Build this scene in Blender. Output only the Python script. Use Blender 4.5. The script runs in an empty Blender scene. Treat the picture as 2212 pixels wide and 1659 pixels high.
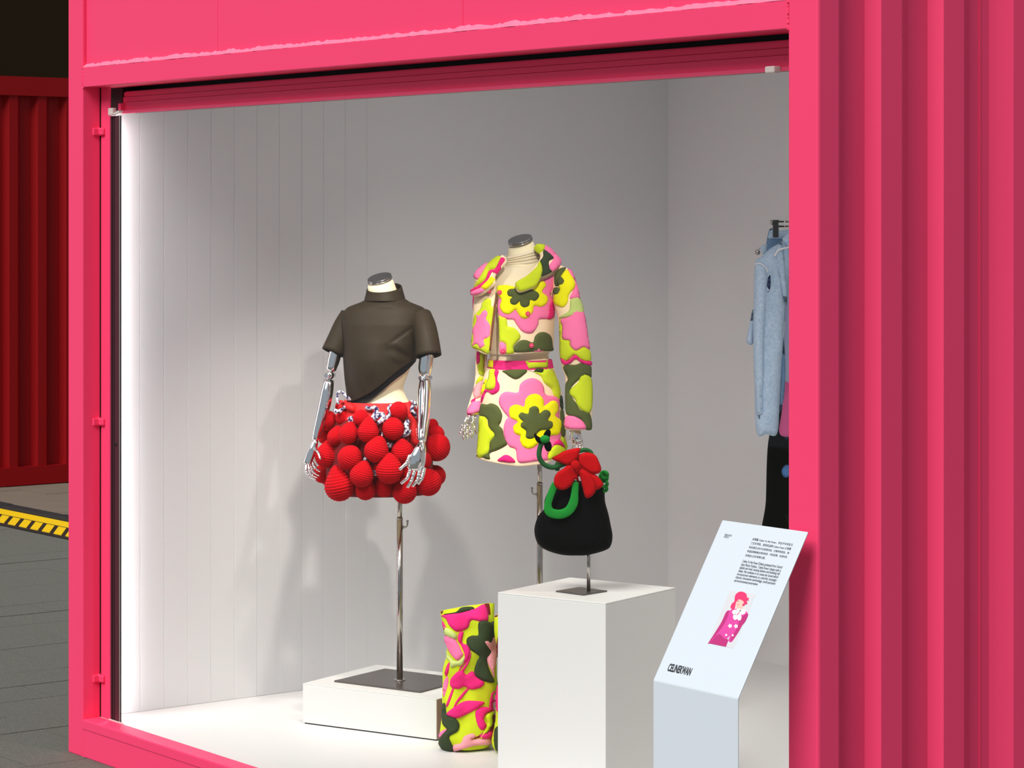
import bpy, bmesh, math, random
import numpy as np
from mathutils import Vector, Matrix, noise
from mathutils.bvhtree import BVHTree
from mathutils.geometry import delaunay_2d_cdt
random.seed(7)
scene = bpy.context.scene
COL = scene.collection

# ------------------------------------------------------------------ camera
F = 5600.0; HX = 1106.0; HY = 466.0            # focal length in pixels, optical axis, horizon row
TH = math.atan2(4266, 5600)
SN, CS = math.sin(TH), math.cos(TH)
RV = Vector((SN, CS, 0)); FV = Vector((-CS, SN, 0)); ZV = Vector((0, 0, 1))
CAM = Vector((1.330 * SN + 8.033 * CS, 1.330 * CS - 8.033 * SN, 1.677))
cd = bpy.data.cameras.new('camera'); cam = bpy.data.objects.new('camera', cd); COL.objects.link(cam)
cd.sensor_width = 36; cd.lens = F / 2212 * 36; cd.shift_y = -(829.5 - HY) / 2212
cd.clip_end = 200; cd.clip_start = 0.1
cam.matrix_world = Matrix(((RV.x, 0, -FV.x, CAM.x), (RV.y, 0, -FV.y, CAM.y), (0, 1, 0, CAM.z), (0, 0, 0, 1)))
scene.camera = cam

# ------------------------------------------------------------------ light
scene.view_settings.view_transform = 'Standard'; scene.view_settings.look = 'None'
scene.view_settings.exposure = 0.0; scene.view_settings.gamma = 1.0
scene.view_settings.use_curve_mapping = False
world = bpy.data.worlds.new('world'); scene.world = world; world.use_nodes = True
wn = world.node_tree.nodes; wl = world.node_tree.links
bg = wn['Background']; bg.inputs['Color'].default_value = (0.80, 0.90, 1.0, 1); bg.inputs['Strength'].default_value = 0.42

def lamp(name, kind, loc, energy, color=(1, 1, 1), target=None, direction=None, **kw):
    d = bpy.data.lights.new(name, kind); d.energy = energy; d.color = color
    for k, v in kw.items(): setattr(d, k, v)
    o = bpy.data.objects.new(name, d); COL.objects.link(o); o.location = loc
    if target is not None: direction = Vector(target) - Vector(loc)
    if direction is not None: o.rotation_euler = Vector(direction).to_track_quat('-Z', 'Y').to_euler()
    return o
lamp('sun', 'SUN', (0, -6, 9), 3.3, (1.0, 0.97, 0.93), direction=(-0.19, 0.66, -0.72), angle=0.55)
WARM = (1.0, 0.93, 0.84)
SPOTS = [((1.25, 0.28, 2.10), (0.45, 0.75, 0.60), 62, 66), ((2.05, 0.32, 2.20), (0.92, 1.12, 1.12), 64, 62),
         ((2.75, 0.40, 2.20), (1.75, 0.55, 0.5), 28, 62), ((2.90, 0.70, 2.20), (2.2, 1.9, 0.9), 46, 85)]
for p, t, e, a in SPOTS:
    lamp('ceiling_spot', 'SPOT', p, e, WARM, target=t, spot_size=math.radians(a), spot_blend=1.0, shadow_soft_size=0.03)

lamp('ceiling_fill', 'AREA', (1.75, 1.15, 2.34), 4.6, (1.0, 0.97, 0.95), direction=(0, 0, -1), shape='RECTANGLE', size=2.4, size_y=.5)  # unseen fill lamp, added to lift the upper inside walls

# ------------------------------------------------------------------ helpers
def lin(c):
    return tuple((x / 255 / 12.92) if x / 255 <= .04045 else ((x / 255 + .055) / 1.055) ** 2.4 for x in c)

def mat(name, rgb, rough=.5, metal=0., bump=0., bscale=200., var=0., vscale=3., spec=.5, sheen=0., emit=0., rgb2=None, vc=0.):
    m = bpy.data.materials.new(name); m.use_nodes = True
    nt = m.node_tree; n = nt.nodes; b = n['Principled BSDF']
    c = lin(rgb)
    if sheen: spec, sheen = .15, sheen * .4
    b.inputs['Base Color'].default_value = (*c, 1); b.inputs['Roughness'].default_value = rough
    b.inputs['Metallic'].default_value = metal; b.inputs['Specular IOR Level'].default_value = spec
    if sheen:
        b.inputs['Sheen Weight'].default_value = sheen; b.inputs['Sheen Roughness'].default_value = .4
        b.inputs['Sheen Tint'].default_value = (*[min(1, x * 1.5 + .1) for x in c], 1)
    if emit:
        b.inputs['Emission Color'].default_value = (*c, 1); b.inputs['Emission Strength'].default_value = emit
    if bump or var:
        tc = n.new('ShaderNodeTexCoord')
    if var:
        nz = n.new('ShaderNodeTexNoise'); nz.inputs['Scale'].default_value = vscale; nz.inputs['Detail'].default_value = 6
        mx = n.new('ShaderNodeMix'); mx.data_type = 'RGBA'
        c2 = lin(rgb2) if rgb2 else tuple(x * (1 - var) for x in c)
        mx.inputs['A'].default_value = (*(c if rgb2 else tuple(min(1, x * (1 + var)) for x in c)), 1)
        mx.inputs['B'].default_value = (*c2, 1)
        nt.links.new(tc.outputs['Object'], nz.inputs['Vector'])
        fo = nz.outputs['Fac']
        if vc:
            mr = n.new('ShaderNodeMapRange'); mr.inputs['From Min'].default_value = .5 - vc; mr.inputs['From Max'].default_value = .5 + vc
            nt.links.new(fo, mr.inputs['Value']); fo = mr.outputs['Result']
        nt.links.new(fo, mx.inputs['Factor']); nt.links.new(mx.outputs['Result'], b.inputs['Base Color'])
    if bump:
        nb = n.new('ShaderNodeTexNoise'); nb.inputs['Scale'].default_value = bscale; nb.inputs['Detail'].default_value = 4
        bp = n.new('ShaderNodeBump'); bp.inputs['Strength'].default_value = bump; bp.inputs['Distance'].default_value = .002
        nt.links.new(tc.outputs['Object'], nb.inputs['Vector'])
        nt.links.new(nb.outputs['Fac'], bp.inputs['Height']); nt.links.new(bp.outputs['Normal'], b.inputs['Normal'])
    return m

def P(px, py, D):                                # point seen at a pixel, D metres along the view axis
    return CAM + RV * ((px - HX) / F * D) + FV * D + ZV * ((HY - py) / F * D)
def on_plane(px, py, p0, nrm):
    d = P(px, py, 1.0) - CAM
    return CAM + d * ((Vector(p0) - CAM).dot(Vector(nrm)) / d.dot(Vector(nrm)))
def G(px, py, z): return on_plane(px, py, (0, 0, z), (0, 0, 1))

def root(name, loc, label, cat, group=None):
    o = bpy.data.objects.new(name, None); COL.objects.link(o); o.location = loc
    o.empty_display_size = .05
    o['label'] = label; o['category'] = cat
    if group: o['group'] = group
    return o
def top(o, label, cat, group=None):
    o['label'] = label; o['category'] = cat
    if group: o['group'] = group
    return o
def struct(o, label=None):
    o['kind'] = 'structure'
    if label: o['label'] = label
    return o
def base_of(parent):
    b = Vector((0, 0, 0))
    while parent is not None:
        b += parent.location; parent = parent.parent
    return b
def obj(name, verts, faces, m, parent=None, origin=None, smooth=False, label=None):
    """verts in world space; origin defaults to the parent's place, or the bottom centre when top-level"""
    vs = [Vector(v) for v in verts]
    if parent is None:
        if origin is None:
            lo = Vector([min(v[i] for v in vs) for i in range(3)]); hi = Vector([max(v[i] for v in vs) for i in range(3)])
            origin = Vector(((lo.x + hi.x) / 2, (lo.y + hi.y) / 2, lo.z))
        off = Vector(origin)
    else: off = base_of(parent)
    me = bpy.data.meshes.new(name); me.from_pydata([tuple(v - off) for v in vs], [], faces); me.update()
    if smooth: me.polygons.foreach_set('use_smooth', [True] * len(me.polygons))
    me.materials.append(m)
    o = bpy.data.objects.new(name, me); COL.objects.link(o)
    if parent is None: o.location = off
    else: o.parent = parent
    if label: o['label'] = label
    return o
def mod(o, kind, **kw):
    m = o.modifiers.new(kind.lower(), kind)
    for k, v in kw.items(): setattr(m, k, v)
    return m
def bevel(o, w, seg=2):
    mod(o, 'BEVEL', width=w, segments=seg, limit_method='ANGLE', angle_limit=.6); return o
BF = [(0, 3, 2, 1), (4, 5, 6, 7), (0, 1, 5, 4), (1, 2, 6, 5), (2, 3, 7, 6), (3, 0, 4, 7)]
def bv(x0, y0, z0, x1, y1, z1):
    return [(x0, y0, z0), (x1, y0, z0), (x1, y1, z0), (x0, y1, z0), (x0, y0, z1), (x1, y0, z1), (x1, y1, z1), (x0, y1, z1)]
def box(name, x0, y0, z0, x1, y1, z1, m, parent=None, bw=0., label=None):
    o = obj(name, bv(x0, y0, z0, x1, y1, z1), BF, m, parent, label=label)
    if bw: bevel(o, bw)
    return o
def quadbox(name, pts, z0, z1, m, parent=None, bw=0.):
    """box on a floor quad (four xy corners)"""
    pts = [Vector((p[0], p[1], 0)) for p in pts]
    a = sum(pts[i].x * pts[(i + 1) % 4].y - pts[(i + 1) % 4].x * pts[i].y for i in range(4))
    if a < 0: pts = pts[::-1]
    o = obj(name, [(p.x, p.y, z0) for p in pts] + [(p.x, p.y, z1) for p in pts], BF, m, parent)
    if bw: bevel(o, bw)
    return o
def spline(pts, per=6, closed=False):
    pts = [Vector(p) for p in pts]; n = len(pts); out = []
    rng = range(n) if closed else range(n - 1)
    for i in rng:
        p1 = pts[i]; p2 = pts[(i + 1) % n]
        p0 = pts[i - 1] if (closed or i > 0) else p1 * 2 - p2
        p3 = pts[(i + 2) % n] if (closed or i + 2 < n) else p2 * 2 - p1
        for k in range(per):
            t = k / per
            out.append(.5 * ((2 * p1) + (p2 - p0) * t + (2 * p0 - 5 * p1 + 4 * p2 - p3) * t * t + (3 * p1 - p0 - 3 * p2 + p3) * t ** 3))
    if not closed: out.append(pts[-1])
    return out
def tube(name, pts, radii, m, parent=None, n=12, per=4, cap=True, flat=None, smooth=True, solid=0., label=None):
    """tapered tube along world points; flat = (axis, factor) squashes the section along an axis"""
    k = len(pts)
    if not isinstance(radii, (list, tuple)): radii = [radii] * k
    path = spline(pts, per) if per > 1 else [Vector(p) for p in pts]
    rr = []
    for i in range(len(path)):
        t = i / (len(path) - 1) * (k - 1); j = min(int(t), k - 2); rr.append(radii[j] + (radii[j + 1] - radii[j]) * (t - j))
    verts = []; faces = []
    t0 = (path[1] - path[0]).normalized()
    a = t0.cross(Vector((0, 0, 1)) if abs(t0.z) < .9 else Vector((1, 0, 0))).normalized()
    for i, p in enumerate(path):
        t = (path[min(i + 1, len(path) - 1)] - path[max(i - 1, 0)]).normalized()
        a = (a - t * a.dot(t)).normalized(); b = t.cross(a)
        for q in range(n):
            ph = 2 * math.pi * q / n
            d = a * math.cos(ph) + b * math.sin(ph)
            if flat: d = d - flat[0] * d.dot(flat[0]) * (1 - flat[1])
            verts.append(p + d * rr[i])
    L = len(path)
    for i in range(L - 1):
        for q in range(n):
            q2 = (q + 1) % n
            faces.append((i * n + q, i * n + q2, (i + 1) * n + q2, (i + 1) * n + q))
    if cap:
        c0 = len(verts); verts.append(path[0] - (path[1] - path[0]).normalized() * rr[0] * .35)
        verts.append(path[-1] + (path[-1] - path[-2]).normalized() * rr[-1] * .35)
        for q in range(n):
            q2 = (q + 1) % n
            faces.append((c0, q2, q)); faces.append((c0 + 1, (L - 1) * n + q, (L - 1) * n + q2))
    o = obj(name, verts, faces, m, parent, smooth=smooth, label=label)
    if solid: mod(o, 'SOLIDIFY', thickness=solid, offset=0)
    return o
def cyl(name, p0, p1, r, m, parent=None, n=20, bw=0.):
    p0 = Vector(p0); p1 = Vector(p1); t = (p1 - p0).normalized()
    a = t.cross(Vector((0, 0, 1)) if abs(t.z) < .9 else Vector((1, 0, 0))).normalized(); b = t.cross(a)
    vs = [p + (a * math.cos(2 * math.pi * q / n) + b * math.sin(2 * math.pi * q / n)) * r for p in (p0, p1) for q in range(n)]
    fs = [(q, (q + 1) % n, n + (q + 1) % n, n + q) for q in range(n)] + [tuple(range(n))[::-1], tuple(range(n, 2 * n))]
    o = obj(name, vs, fs, m, parent)
    for p in o.data.polygons: p.use_smooth = len(p.vertices) == 4
    if bw: bevel(o, bw)
    return o
def interp(rows, y, k):
    if y <= rows[0][0]: return rows[0][k]
    for a, b in zip(rows, rows[1:]):
        if y <= b[0]:
            t = (y - a[0]) / (b[0] - a[0]); return a[k] + (b[k] - a[k]) * t
    return rows[-1][k]
def loft(name, rows, D0, m, parent=None, n=40, nr=None, hem=None, slit=None, capt=False, capb=False,
         solid=0., sub=1, wr=0., ws=14., power=1., label=None, tl=0., tf=0., headdip=None):
    """rings around an upright form. rows: (py, xl, xr, depth ratio, dy) silhouette at rising py"""
    rows = [tuple(r) + (0.,) * (5 - len(r)) for r in rows]
    y0 = rows[0][0]; y1 = rows[-1][0]; nr = nr or max(8, int((y1 - y0) / 9))
    verts = []; faces = []; open_ = slit is not None
    nn = n + 1 if open_ else n
    for j in range(nr + 1):
        t = j / nr
        for i in range(nn):
            yy = y0 + (y1 - y0) * t
            if hem is not None:
                for _ in range(2):
                    mid = (interp(rows, yy, 1) + interp(rows, yy, 2)) / 2; half = (interp(rows, yy, 2) - interp(rows, yy, 1)) / 2
                    ph = 2 * math.pi * i / n if not open_ else None
                    if open_:
                        sl, sr = slit(yy); cl = max(-1, min(1, (sl - mid) / half)); cr = max(-1, min(1, (sr - mid) / half))
                        pa = -math.acos(cr); pb = 2 * math.pi - math.acos(cl); ph = pa + (pb - pa) * i / n
                    yy = y0 + (hem(mid + half * math.cos(ph)) - y0) * t
            mid = (interp(rows, yy, 1) + interp(rows, yy, 2)) / 2; half = (interp(rows, yy, 2) - interp(rows, yy, 1)) / 2
            if open_:
                sl, sr = slit(yy); cl = max(-1, min(1, (sl - mid) / half)); cr = max(-1, min(1, (sr - mid) / half))
                pa = -math.acos(cr); pb = 2 * math.pi - math.acos(cl); ph = pa + (pb - pa) * i / n
            else: ph = 2 * math.pi * i / n
            c, s = math.cos(ph), math.sin(ph)
            if power != 1.:
                c = math.copysign(abs(c) ** power, c); s = math.copysign(abs(s) ** power, s)
            D = D0 + interp(rows, yy, 4); b = half / F * D * interp(rows, yy, 3)
            fade = 1 - t if (tl or tf) else 0
            q = P(mid + half * c, yy + (tl * c - tf * s) * fade, D) + FV * (b * s)
            if wr:
                d = (RV * c * .6 + FV * s)
                q = q + d * wr * noise.noise(Vector((q.x * ws, q.y * ws, q.z * ws * .7)))
            verts.append(q)
    for j in range(nr):
        for i in range(n):
            i2 = i + 1 if open_ else (i + 1) % n
            faces.append((j * nn + i, (j + 1) * nn + i, (j + 1) * nn + i2, j * nn + i2))
    if capt: faces.append(tuple(range(n)))
    if capb: faces.append(tuple(range(nr * n, nr * n + n))[::-1])
    o = obj(name, verts, faces, m, parent, smooth=True, label=label)
    if solid: mod(o, 'SOLIDIFY', thickness=solid, offset=0)
    if sub: mod(o, 'SUBSURF', levels=sub, render_levels=sub)
    return o
def surf(*objs):
    bpy.context.view_layer.update()
    dg = bpy.context.evaluated_depsgraph_get(); vs = []; fs = []
    for o in objs:
        e = o.evaluated_get(dg); me = e.to_mesh(); k = len(vs); mw = o.matrix_world
        vs += [mw @ v.co for v in me.vertices]; fs += [tuple(i + k for i in p.vertices) for p in me.polygons]
        e.to_mesh_clear()
    return BVHTree.FromPolygons(vs, fs)
def outline(pts, z=None, step=3., sharp=False):
    """pixel outline from a zoomed crop z=(x0,y0,scale), smoothed"""
    if z: pts = [(z[0] + p[0] / z[2], z[1] + p[1] / z[2]) for p in pts]
    if sharp:
        out = []
        for a, b in zip(pts, pts[1:] + pts[:1]):
            d = math.dist(a, b); k = max(1, int(d / step)); out += [(a[0] + (b[0] - a[0]) * i / k, a[1] + (b[1] - a[1]) * i / k) for i in range(k)]
        return out
    L = sum(math.dist(a, b) for a, b in zip(pts, pts[1:] + pts[:1])) / len(pts)
    per = max(2, min(8, int(L / step)))
    return [(v.x, v.y) for v in spline([(p[0], p[1], 0) for p in pts], per, True)]
def fill(out, step):
    """triangulate an outline with interior points; returns 2-D verts, tris, distance to the outline"""
    o = np.array(out); lo = o.min(0); hi = o.max(0)
    A = o; B = np.roll(o, -1, 0)
    def dist(p):
        d = B - A; t = ((p - A) * d).sum(1) / np.maximum((d * d).sum(1), 1e-9); t = np.clip(t, 0, 1)[:, None]
        return math.sqrt(((A + d * t - p) ** 2).sum(1).min())
    def inside(p):
        c = (A[:, 1] > p[1]) != (B[:, 1] > p[1])
        x = (B[:, 0] - A[:, 0]) * (p[1] - A[:, 1]) / np.where(B[:, 1] == A[:, 1], 1e-9, B[:, 1] - A[:, 1]) + A[:, 0]
        return bool((c & (p[0] < x)).sum() % 2)
    pts = [Vector((float(a), float(b))) for a, b in out]; r = 0
    y = lo[1] + step / 2
    while y < hi[1]:
        x = lo[0] + (step / 2 if r % 2 else 0)
        while x < hi[0]:
            p = np.array((x, y))
            if inside(p) and dist(p) > step * .45: pts.append(Vector((float(x), float(y))))
            x += step
        y += step * .87; r += 1
    k = len(out)
    res = delaunay_2d_cdt(pts, [], [list(range(k))], 1, 1e-4)
    v2 = [tuple(v) for v in res[0]]; tris = [tuple(f) for f in res[2]]
    return v2, tris, [dist(np.array(v)) for v in v2]
def bound(tris):
    cnt = {}
    for t in tris:
        for a, b in zip(t, t[1:] + t[:1]):
            if (b, a) in cnt: del cnt[(b, a)]
            else: cnt[(a, b)] = 1
    return list(cnt)
def patch(name, pts, z, bvh, D0, m, parent, lift=.0015, puff=.004, soft=5., step=4.5, wall=.004, sharp=False, label=None):
    """padded cloth piece sewn onto a garment surface"""
    out = outline(pts, z, 3., sharp); v2, tris, ds = fill(out, step)
    vs = []; ns = []; cx = sum(p[0] for p in v2) / len(v2); cy = sum(p[1] for p in v2) / len(v2)
    for (x, y), d in zip(v2, ds):
        dr = (P(x, y, 1) - CAM).normalized(); hit = bvh.ray_cast(CAM, dr)
        if hit[0] is None or abs((hit[0] - CAM).dot(FV) - D0) > .6:
            lo_, hi_ = 0., 1.; best = None
            for _ in range(9):
                s = (lo_ + hi_) / 2; dr2 = (P(x + (cx - x) * s, y + (cy - y) * s, 1) - CAM).normalized(); h2 = bvh.ray_cast(CAM, dr2)
                if h2[0] is None or abs((h2[0] - CAM).dot(FV) - D0) > .6: lo_ = s
                else: hi_ = s; best = h2
            hit = best or bvh.find_nearest(P(x, y, D0 - .05))
        nrm = hit[1]
        if nrm.dot(dr) > 0: nrm = -nrm
        k = min(1, d / soft)
        vs.append(hit[0] + nrm * (lift + puff * math.sqrt(max(0, 1 - (1 - k) ** 2)))); ns.append(nrm)
    fs = []
    for t in tris:
        n_ = (vs[t[1]] - vs[t[0]]).cross(vs[t[2]] - vs[t[0]])
        fs.append(t if n_.dot(CAM - vs[t[0]]) > 0 else t[::-1])
    k = len(vs); ed = bound(fs); idx = {}
    for a, b in ed:
        for q in (a, b):
            if q not in idx: idx[q] = len(vs); vs.append(vs[q] - ns[q] * (wall + lift))
    fs += [(b, a, idx[a], idx[b]) for a, b in ed]
    return obj(name, vs, fs, m, parent, smooth=True, label=label)
def pillow(name, pts, z, depth, m, parent=None, T=.02, R=20., step=5., sharp=False, back=1., label=None, bend=None, wr=0.):
    """closed stuffed form from an outline; depth: metres or function(px,py); T half thickness; R rounding radius px"""
    out = outline(pts, z, 3., sharp); v2, tris, ds = fill(out, step)
    fr = []; bk = []
    for (x, y), d in zip(v2, ds):
        D = depth(x, y) if callable(depth) else depth
        k = min(1, d / R); h = T * math.sqrt(max(0, 1 - (1 - k) ** 2))
        if wr: h += wr * noise.noise(Vector((x * .05, y * .03, 1.7))) * k
        c = P(x, y, D); fr.append(c - FV * h); bk.append(c + FV * (h * back))
    fs = []
    for t in tris:
        n_ = (fr[t[1]] - fr[t[0]]).cross(fr[t[2]] - fr[t[0]])
        fs.append(t if n_.dot(CAM - fr[t[0]]) > 0 else t[::-1])
    ed = bound(fs); bset = {a for e in ed for a in e}; k = len(fr)
    remap = {}; vs = list(fr)
    for i, b in enumerate(bk):
        if i in bset: remap[i] = i
        else: remap[i] = len(vs); vs.append(b)
    fs += [tuple(remap[i] for i in t[::-1]) for t in fs]
    return obj(name, vs, fs, m, parent, smooth=True, label=label)
def ball(name, c, r, m, parent=None, sx=1, sy=1, sz=1, n=16, k=10):
    c = Vector(c); vs = [c + ZV * r * sz]; fs = []
    for j in range(1, k):
        th = math.pi * j / k
        for i in range(n):
            ph = 2 * math.pi * i / n
            vs.append(c + RV * (r * sx * math.sin(th) * math.cos(ph)) + FV * (r * sy * math.sin(th) * math.sin(ph)) + ZV * (r * sz * math.cos(th)))
    vs.append(c - ZV * r * sz); e = len(vs) - 1
    for i in range(n):
        i2 = (i + 1) % n
        fs.append((0, 1 + i, 1 + i2)); fs.append((e, e - n + i2, e - n + i))
        for j in range(k - 2): fs.append((1 + j * n + i, 1 + (j + 1) * n + i, 1 + (j + 1) * n + i2, 1 + j * n + i2))
    return obj(name, vs, fs, m, parent, smooth=True)

# ------------------------------------------------------------------ materials
M = dict(
    pink=mat('pink_paint', (248, 68, 114), .5, spec=.25, bump=.06, bscale=35, var=.05, vscale=1.3),
    weld=mat('weld_lit_pink', (246, 128, 160), .5, bump=.5, bscale=60),  # paler than the beam: light on the upturned bead is in the colour
    red=mat('red_paint', (142, 0, 6), .55, spec=.2, var=.06, vscale=1.2),
    dark_wall=mat('dark_brown_render', (42, 31, 17), .95, spec=.1, var=.1, vscale=.4),
    gasket=mat('dark_bronze_frame', (74, 48, 54), .35, metal=.3, var=.12, vscale=20),
    black=mat('black_rubber_gap_shade', (22, 18, 18), .6),  # rubber seals; also stands in for shade in gaps and the hole
    clip=mat('bare_tape_clip', (218, 206, 200), .5, bump=.3, bscale=90),
    white=mat('white_board', (226, 225, 226), .55),
    floorw=mat('white_floor', (222, 221, 220), .45, var=.02, vscale=2),
    plinth=mat('white_lacquer', (216, 216, 213), .45),
    plinth2=mat('white_lacquer_pedestal', (236, 236, 233), .4),
    plywood=mat('raw_board_edge', (165, 130, 125), .7, var=.12, vscale=30),
    paver=mat('granite_paver', (98, 98, 90), .85, bump=.5, bscale=180, var=.5, vscale=150),
    joint=mat('paver_joint', (60, 58, 52), .95),
    slab=mat('brown_slab', (116, 104, 90), .85, bump=.3, bscale=60, var=.12, vscale=9),
    kerb=mat('black_kerb', (34, 35, 36), .7, bump=.6, bscale=50, var=.4, vscale=30),
    yellow=mat('hazard_yellow', (240, 196, 6), .55, var=.06, vscale=8),
    tar=mat('black_ramp', (36, 26, 22), .7),
    cream=mat('cream_jersey', (247, 236, 200), .75, bump=.1, bscale=300),
    knit=mat('cream_knit', (238, 226, 196), .85, bump=.25, bscale=220),
    chrome=mat('chrome', (235, 235, 235), .06, metal=1),
    steel=mat('polished_steel', (176, 170, 164), .16, metal=1),
    cap=mat('brushed_steel_cap', (150, 150, 150), .3, metal=1),
    plate=mat('grey_steel_plate', (104, 97, 94), .28, metal=.75, var=.08, vscale=9),
    satin=mat('black_satin', (50, 41, 28), .58, sheen=.05, spec=.25),
    lining=mat('black_lining', (14, 12, 10), .8),
    redyarn=mat('red_yarn', (224, 8, 28), .8, bump=.8, bscale=260, sheen=.15),
    redcloth=mat('red_cloth', (214, 10, 18), .7, bump=.1, bscale=200),
    darkred=mat('dark_red_cloth', (120, 4, 14), .8),
    yarn=mat('lilac_yarn', (244, 242, 255), .8, bump=.8, bscale=220, var=.5, vscale=120, rgb2=(24, 18, 84), vc=.07),
    hotpink=mat('hot_pink_felt', (232, 40, 122), .85, bump=.15, bscale=240, sheen=.15),
    lpink=mat('pink_felt', (250, 122, 172), .85, bump=.15, bscale=240, sheen=.15),
    ppink=mat('dusty_pink_felt', (236, 156, 164), .85, bump=.15, bscale=240, sheen=.15),
    lime=mat('lime_felt', (198, 214, 34), .85, bump=.15, bscale=240, sheen=.15),
    yell=mat('yellow_felt', (238, 232, 4), .85, bump=.15, bscale=240, sheen=.1),
    olive=mat('olive_felt', (84, 92, 48), .85, bump=.15, bscale=240, sheen=.1),
    dolive=mat('dark_green_felt', (54, 66, 42), .85, bump=.15, bscale=240, sheen=.1),
    pgreen=mat('pale_green_felt', (190, 206, 120), .85, bump=.15, bscale=240, sheen=.1),
    crm=mat('cream_felt', (252, 226, 190), .85, bump=.15, bscale=240, sheen=.1),
    button=mat('pink_button', (226, 60, 96), .2),
    velvet=mat('black_velvet', (5, 5, 7), .9, spec=.1),
    green=mat('green_felt', (30, 140, 50), .85, bump=.15, bscale=240, sheen=.1),
    dgreen=mat('dark_green_cord', (26, 92, 40), .85, bump=.2, bscale=240),
    petal=mat('red_felt', (192, 4, 14), .85, bump=.12, bscale=240, sheen=.1),
    denim=mat('light_denim', (150, 182, 218), .85, bump=.3, bscale=180, var=.25, vscale=110, rgb2=(206, 224, 242), vc=.4),
    denim2=mat('mid_denim', (104, 140, 178), .85, bump=.3, bscale=180, var=.2, vscale=22),
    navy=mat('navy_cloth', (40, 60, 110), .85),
    lav=mat('lavender_shirt', (176, 184, 214), .8),
    pinkdress=mat('pink_dress_cloth', (226, 96, 160), .8),
    blackcl=mat('black_trouser_cloth', (4, 4, 4), .95, spec=.05),
    bluedot=mat('blue_dot', (70, 120, 180), .8),
    sign=mat('white_sign_board', (214, 223, 231), .4),
    ink=mat('black_ink', (26, 28, 34), .6),
    greyink=mat('grey_ink', (86, 92, 100), .6),
    photo_bg=mat('photo_grey', (216, 216, 220), .4),
    skin=mat('photo_skin', (240, 196, 178), .5),
    hair=mat('photo_pink_hair', (236, 52, 110), .5),
    coat=mat('photo_pink_coat', (222, 70, 160), .5),
    coat2=mat('photo_pink_dark', (190, 44, 120), .5),
    paper=mat('photo_white', (246, 242, 242), .5),
    led=mat('led_strip_light', (236, 250, 250), .5, emit=21.0),
)
def glass_mat():
    m = bpy.data.materials.new('window_glass'); m.use_nodes = True; nt = m.node_tree; n = nt.nodes; n.clear()
    o = n.new('ShaderNodeOutputMaterial'); mx = n.new('ShaderNodeMixShader'); t = n.new('ShaderNodeBsdfTransparent'); g = n.new('ShaderNodeBsdfGlossy')
    g.inputs['Roughness'].default_value = .02; mx.inputs['Fac'].default_value = .02; t.inputs['Color'].default_value = (.985, .99, .988, 1)
    nt.links.new(t.outputs[0], mx.inputs[1]); nt.links.new(g.outputs[0], mx.inputs[2]); nt.links.new(mx.outputs[0], o.inputs['Surface'])
    return m
M['glass'] = glass_mat()
# ------------------------------------------------------------------ the pink container (the setting)
ZF = .117                                         # inside floor height
UL, UR, UP = -.096, 3.255, 3.163                  # outer left, outer right, inner face of right post
VB = 2.44; ZT = 2.60
PK = M['pink']
# ground
gr = struct(obj('ground', [(-16, -9, -.003), (14, -9, -.003), (14, 2.74, -.003), (-16, 2.74, -.003)], [(0, 1, 2, 3)], M['paver']), 'grey granite paving around the container')
obj('joint_bed', [(-6.72, -1.7, -.0026), (1.03, -1.7, -.0026), (1.03, 2.49, -.0026), (-6.72, 2.49, -.0026)], [(0, 1, 2, 3)], M['joint'], gr)
for i in range(-27, 4):
    for j in range(-2, 8):
        x0 = i * .25 + .03; y0 = j * .6 + (.3 if i % 2 else 0) - .5 - (.6 if i % 2 else 0)
        y1 = min(y0 + .6, 2.49); y0 = max(y0, -1.7)
        if y1 - y0 < .05 or (x0 > -.3 and y0 > .05): continue
        if x0 > -.3: y1 = min(y1, .05) if x0 > -.09 else y1
        h = random.uniform(-.0012, .0012)
        obj('paver', bv(x0 + .0018, y0 + .0018, -.012, x0 + .2482, y1 - .0018, h), BF, M['paver'], gr)
# raised pavement with brown slabs, kerb and hazard ramp
pav = struct(box('pavement', -16, 2.72, -.012, 14, 14, .044, M['joint']), 'raised pavement of brown stone slabs under the red container')
for i in range(0, 10):
    for j in range(0, 3):
        x0 = -9.2 + i * .6; y0 = 2.80 + j * .4
        xo = .3 if j % 2 else 0
        obj('slab', bv(x0 + xo + .004, y0 + .004, .04, x0 + xo + .596, y0 + .396, .05 + random.uniform(-.001, .001)), BF, M['slab'], pav)
obj('slab_field', bv(-16, 4.0, .04, 2, 14, .0495), BF, M['slab'], pav)
kb = root('kerb_edge', (-6, 2.74, 0), 'black kerb edging the raised brown pavement', 'kerb')
for i in range(9):
    x0 = -9.2 + i * .62
    bevel(obj('kerb_stone', bv(x0, 2.715, 0, x0 + .612, 2.80, .054 + random.uniform(-.003, .003)), BF, M['kerb'], kb), .008)
hz = root('hazard_ramp', (-6, 2.6, 0), 'black and yellow striped rubber ramp along the kerb', 'kerb ramp')
obj('ramp_base', [(-9.5, 2.49, 0), (-2, 2.49, 0), (-2, 2.715, 0), (-9.5, 2.715, 0), (-9.5, 2.49, .006), (-2, 2.49, .006), (-2, 2.715, .034), (-9.5, 2.715, .034)], BF, M['tar'], hz)
def rz(y): return .006 + (y - 2.49) / .225 * .028
obj('yellow_band', [(-9.5, 2.64, rz(2.64) - .002), (-2, 2.64, rz(2.64) - .002), (-2, 2.712, rz(2.712) - .002), (-9.5, 2.712, rz(2.712) - .002),
                    (-9.5, 2.64, rz(2.64) + .003), (-2, 2.64, rz(2.64) + .003), (-2, 2.712, rz(2.712) + .003), (-9.5, 2.712, rz(2.712) + .003)], BF, M['yellow'], hz)
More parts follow.
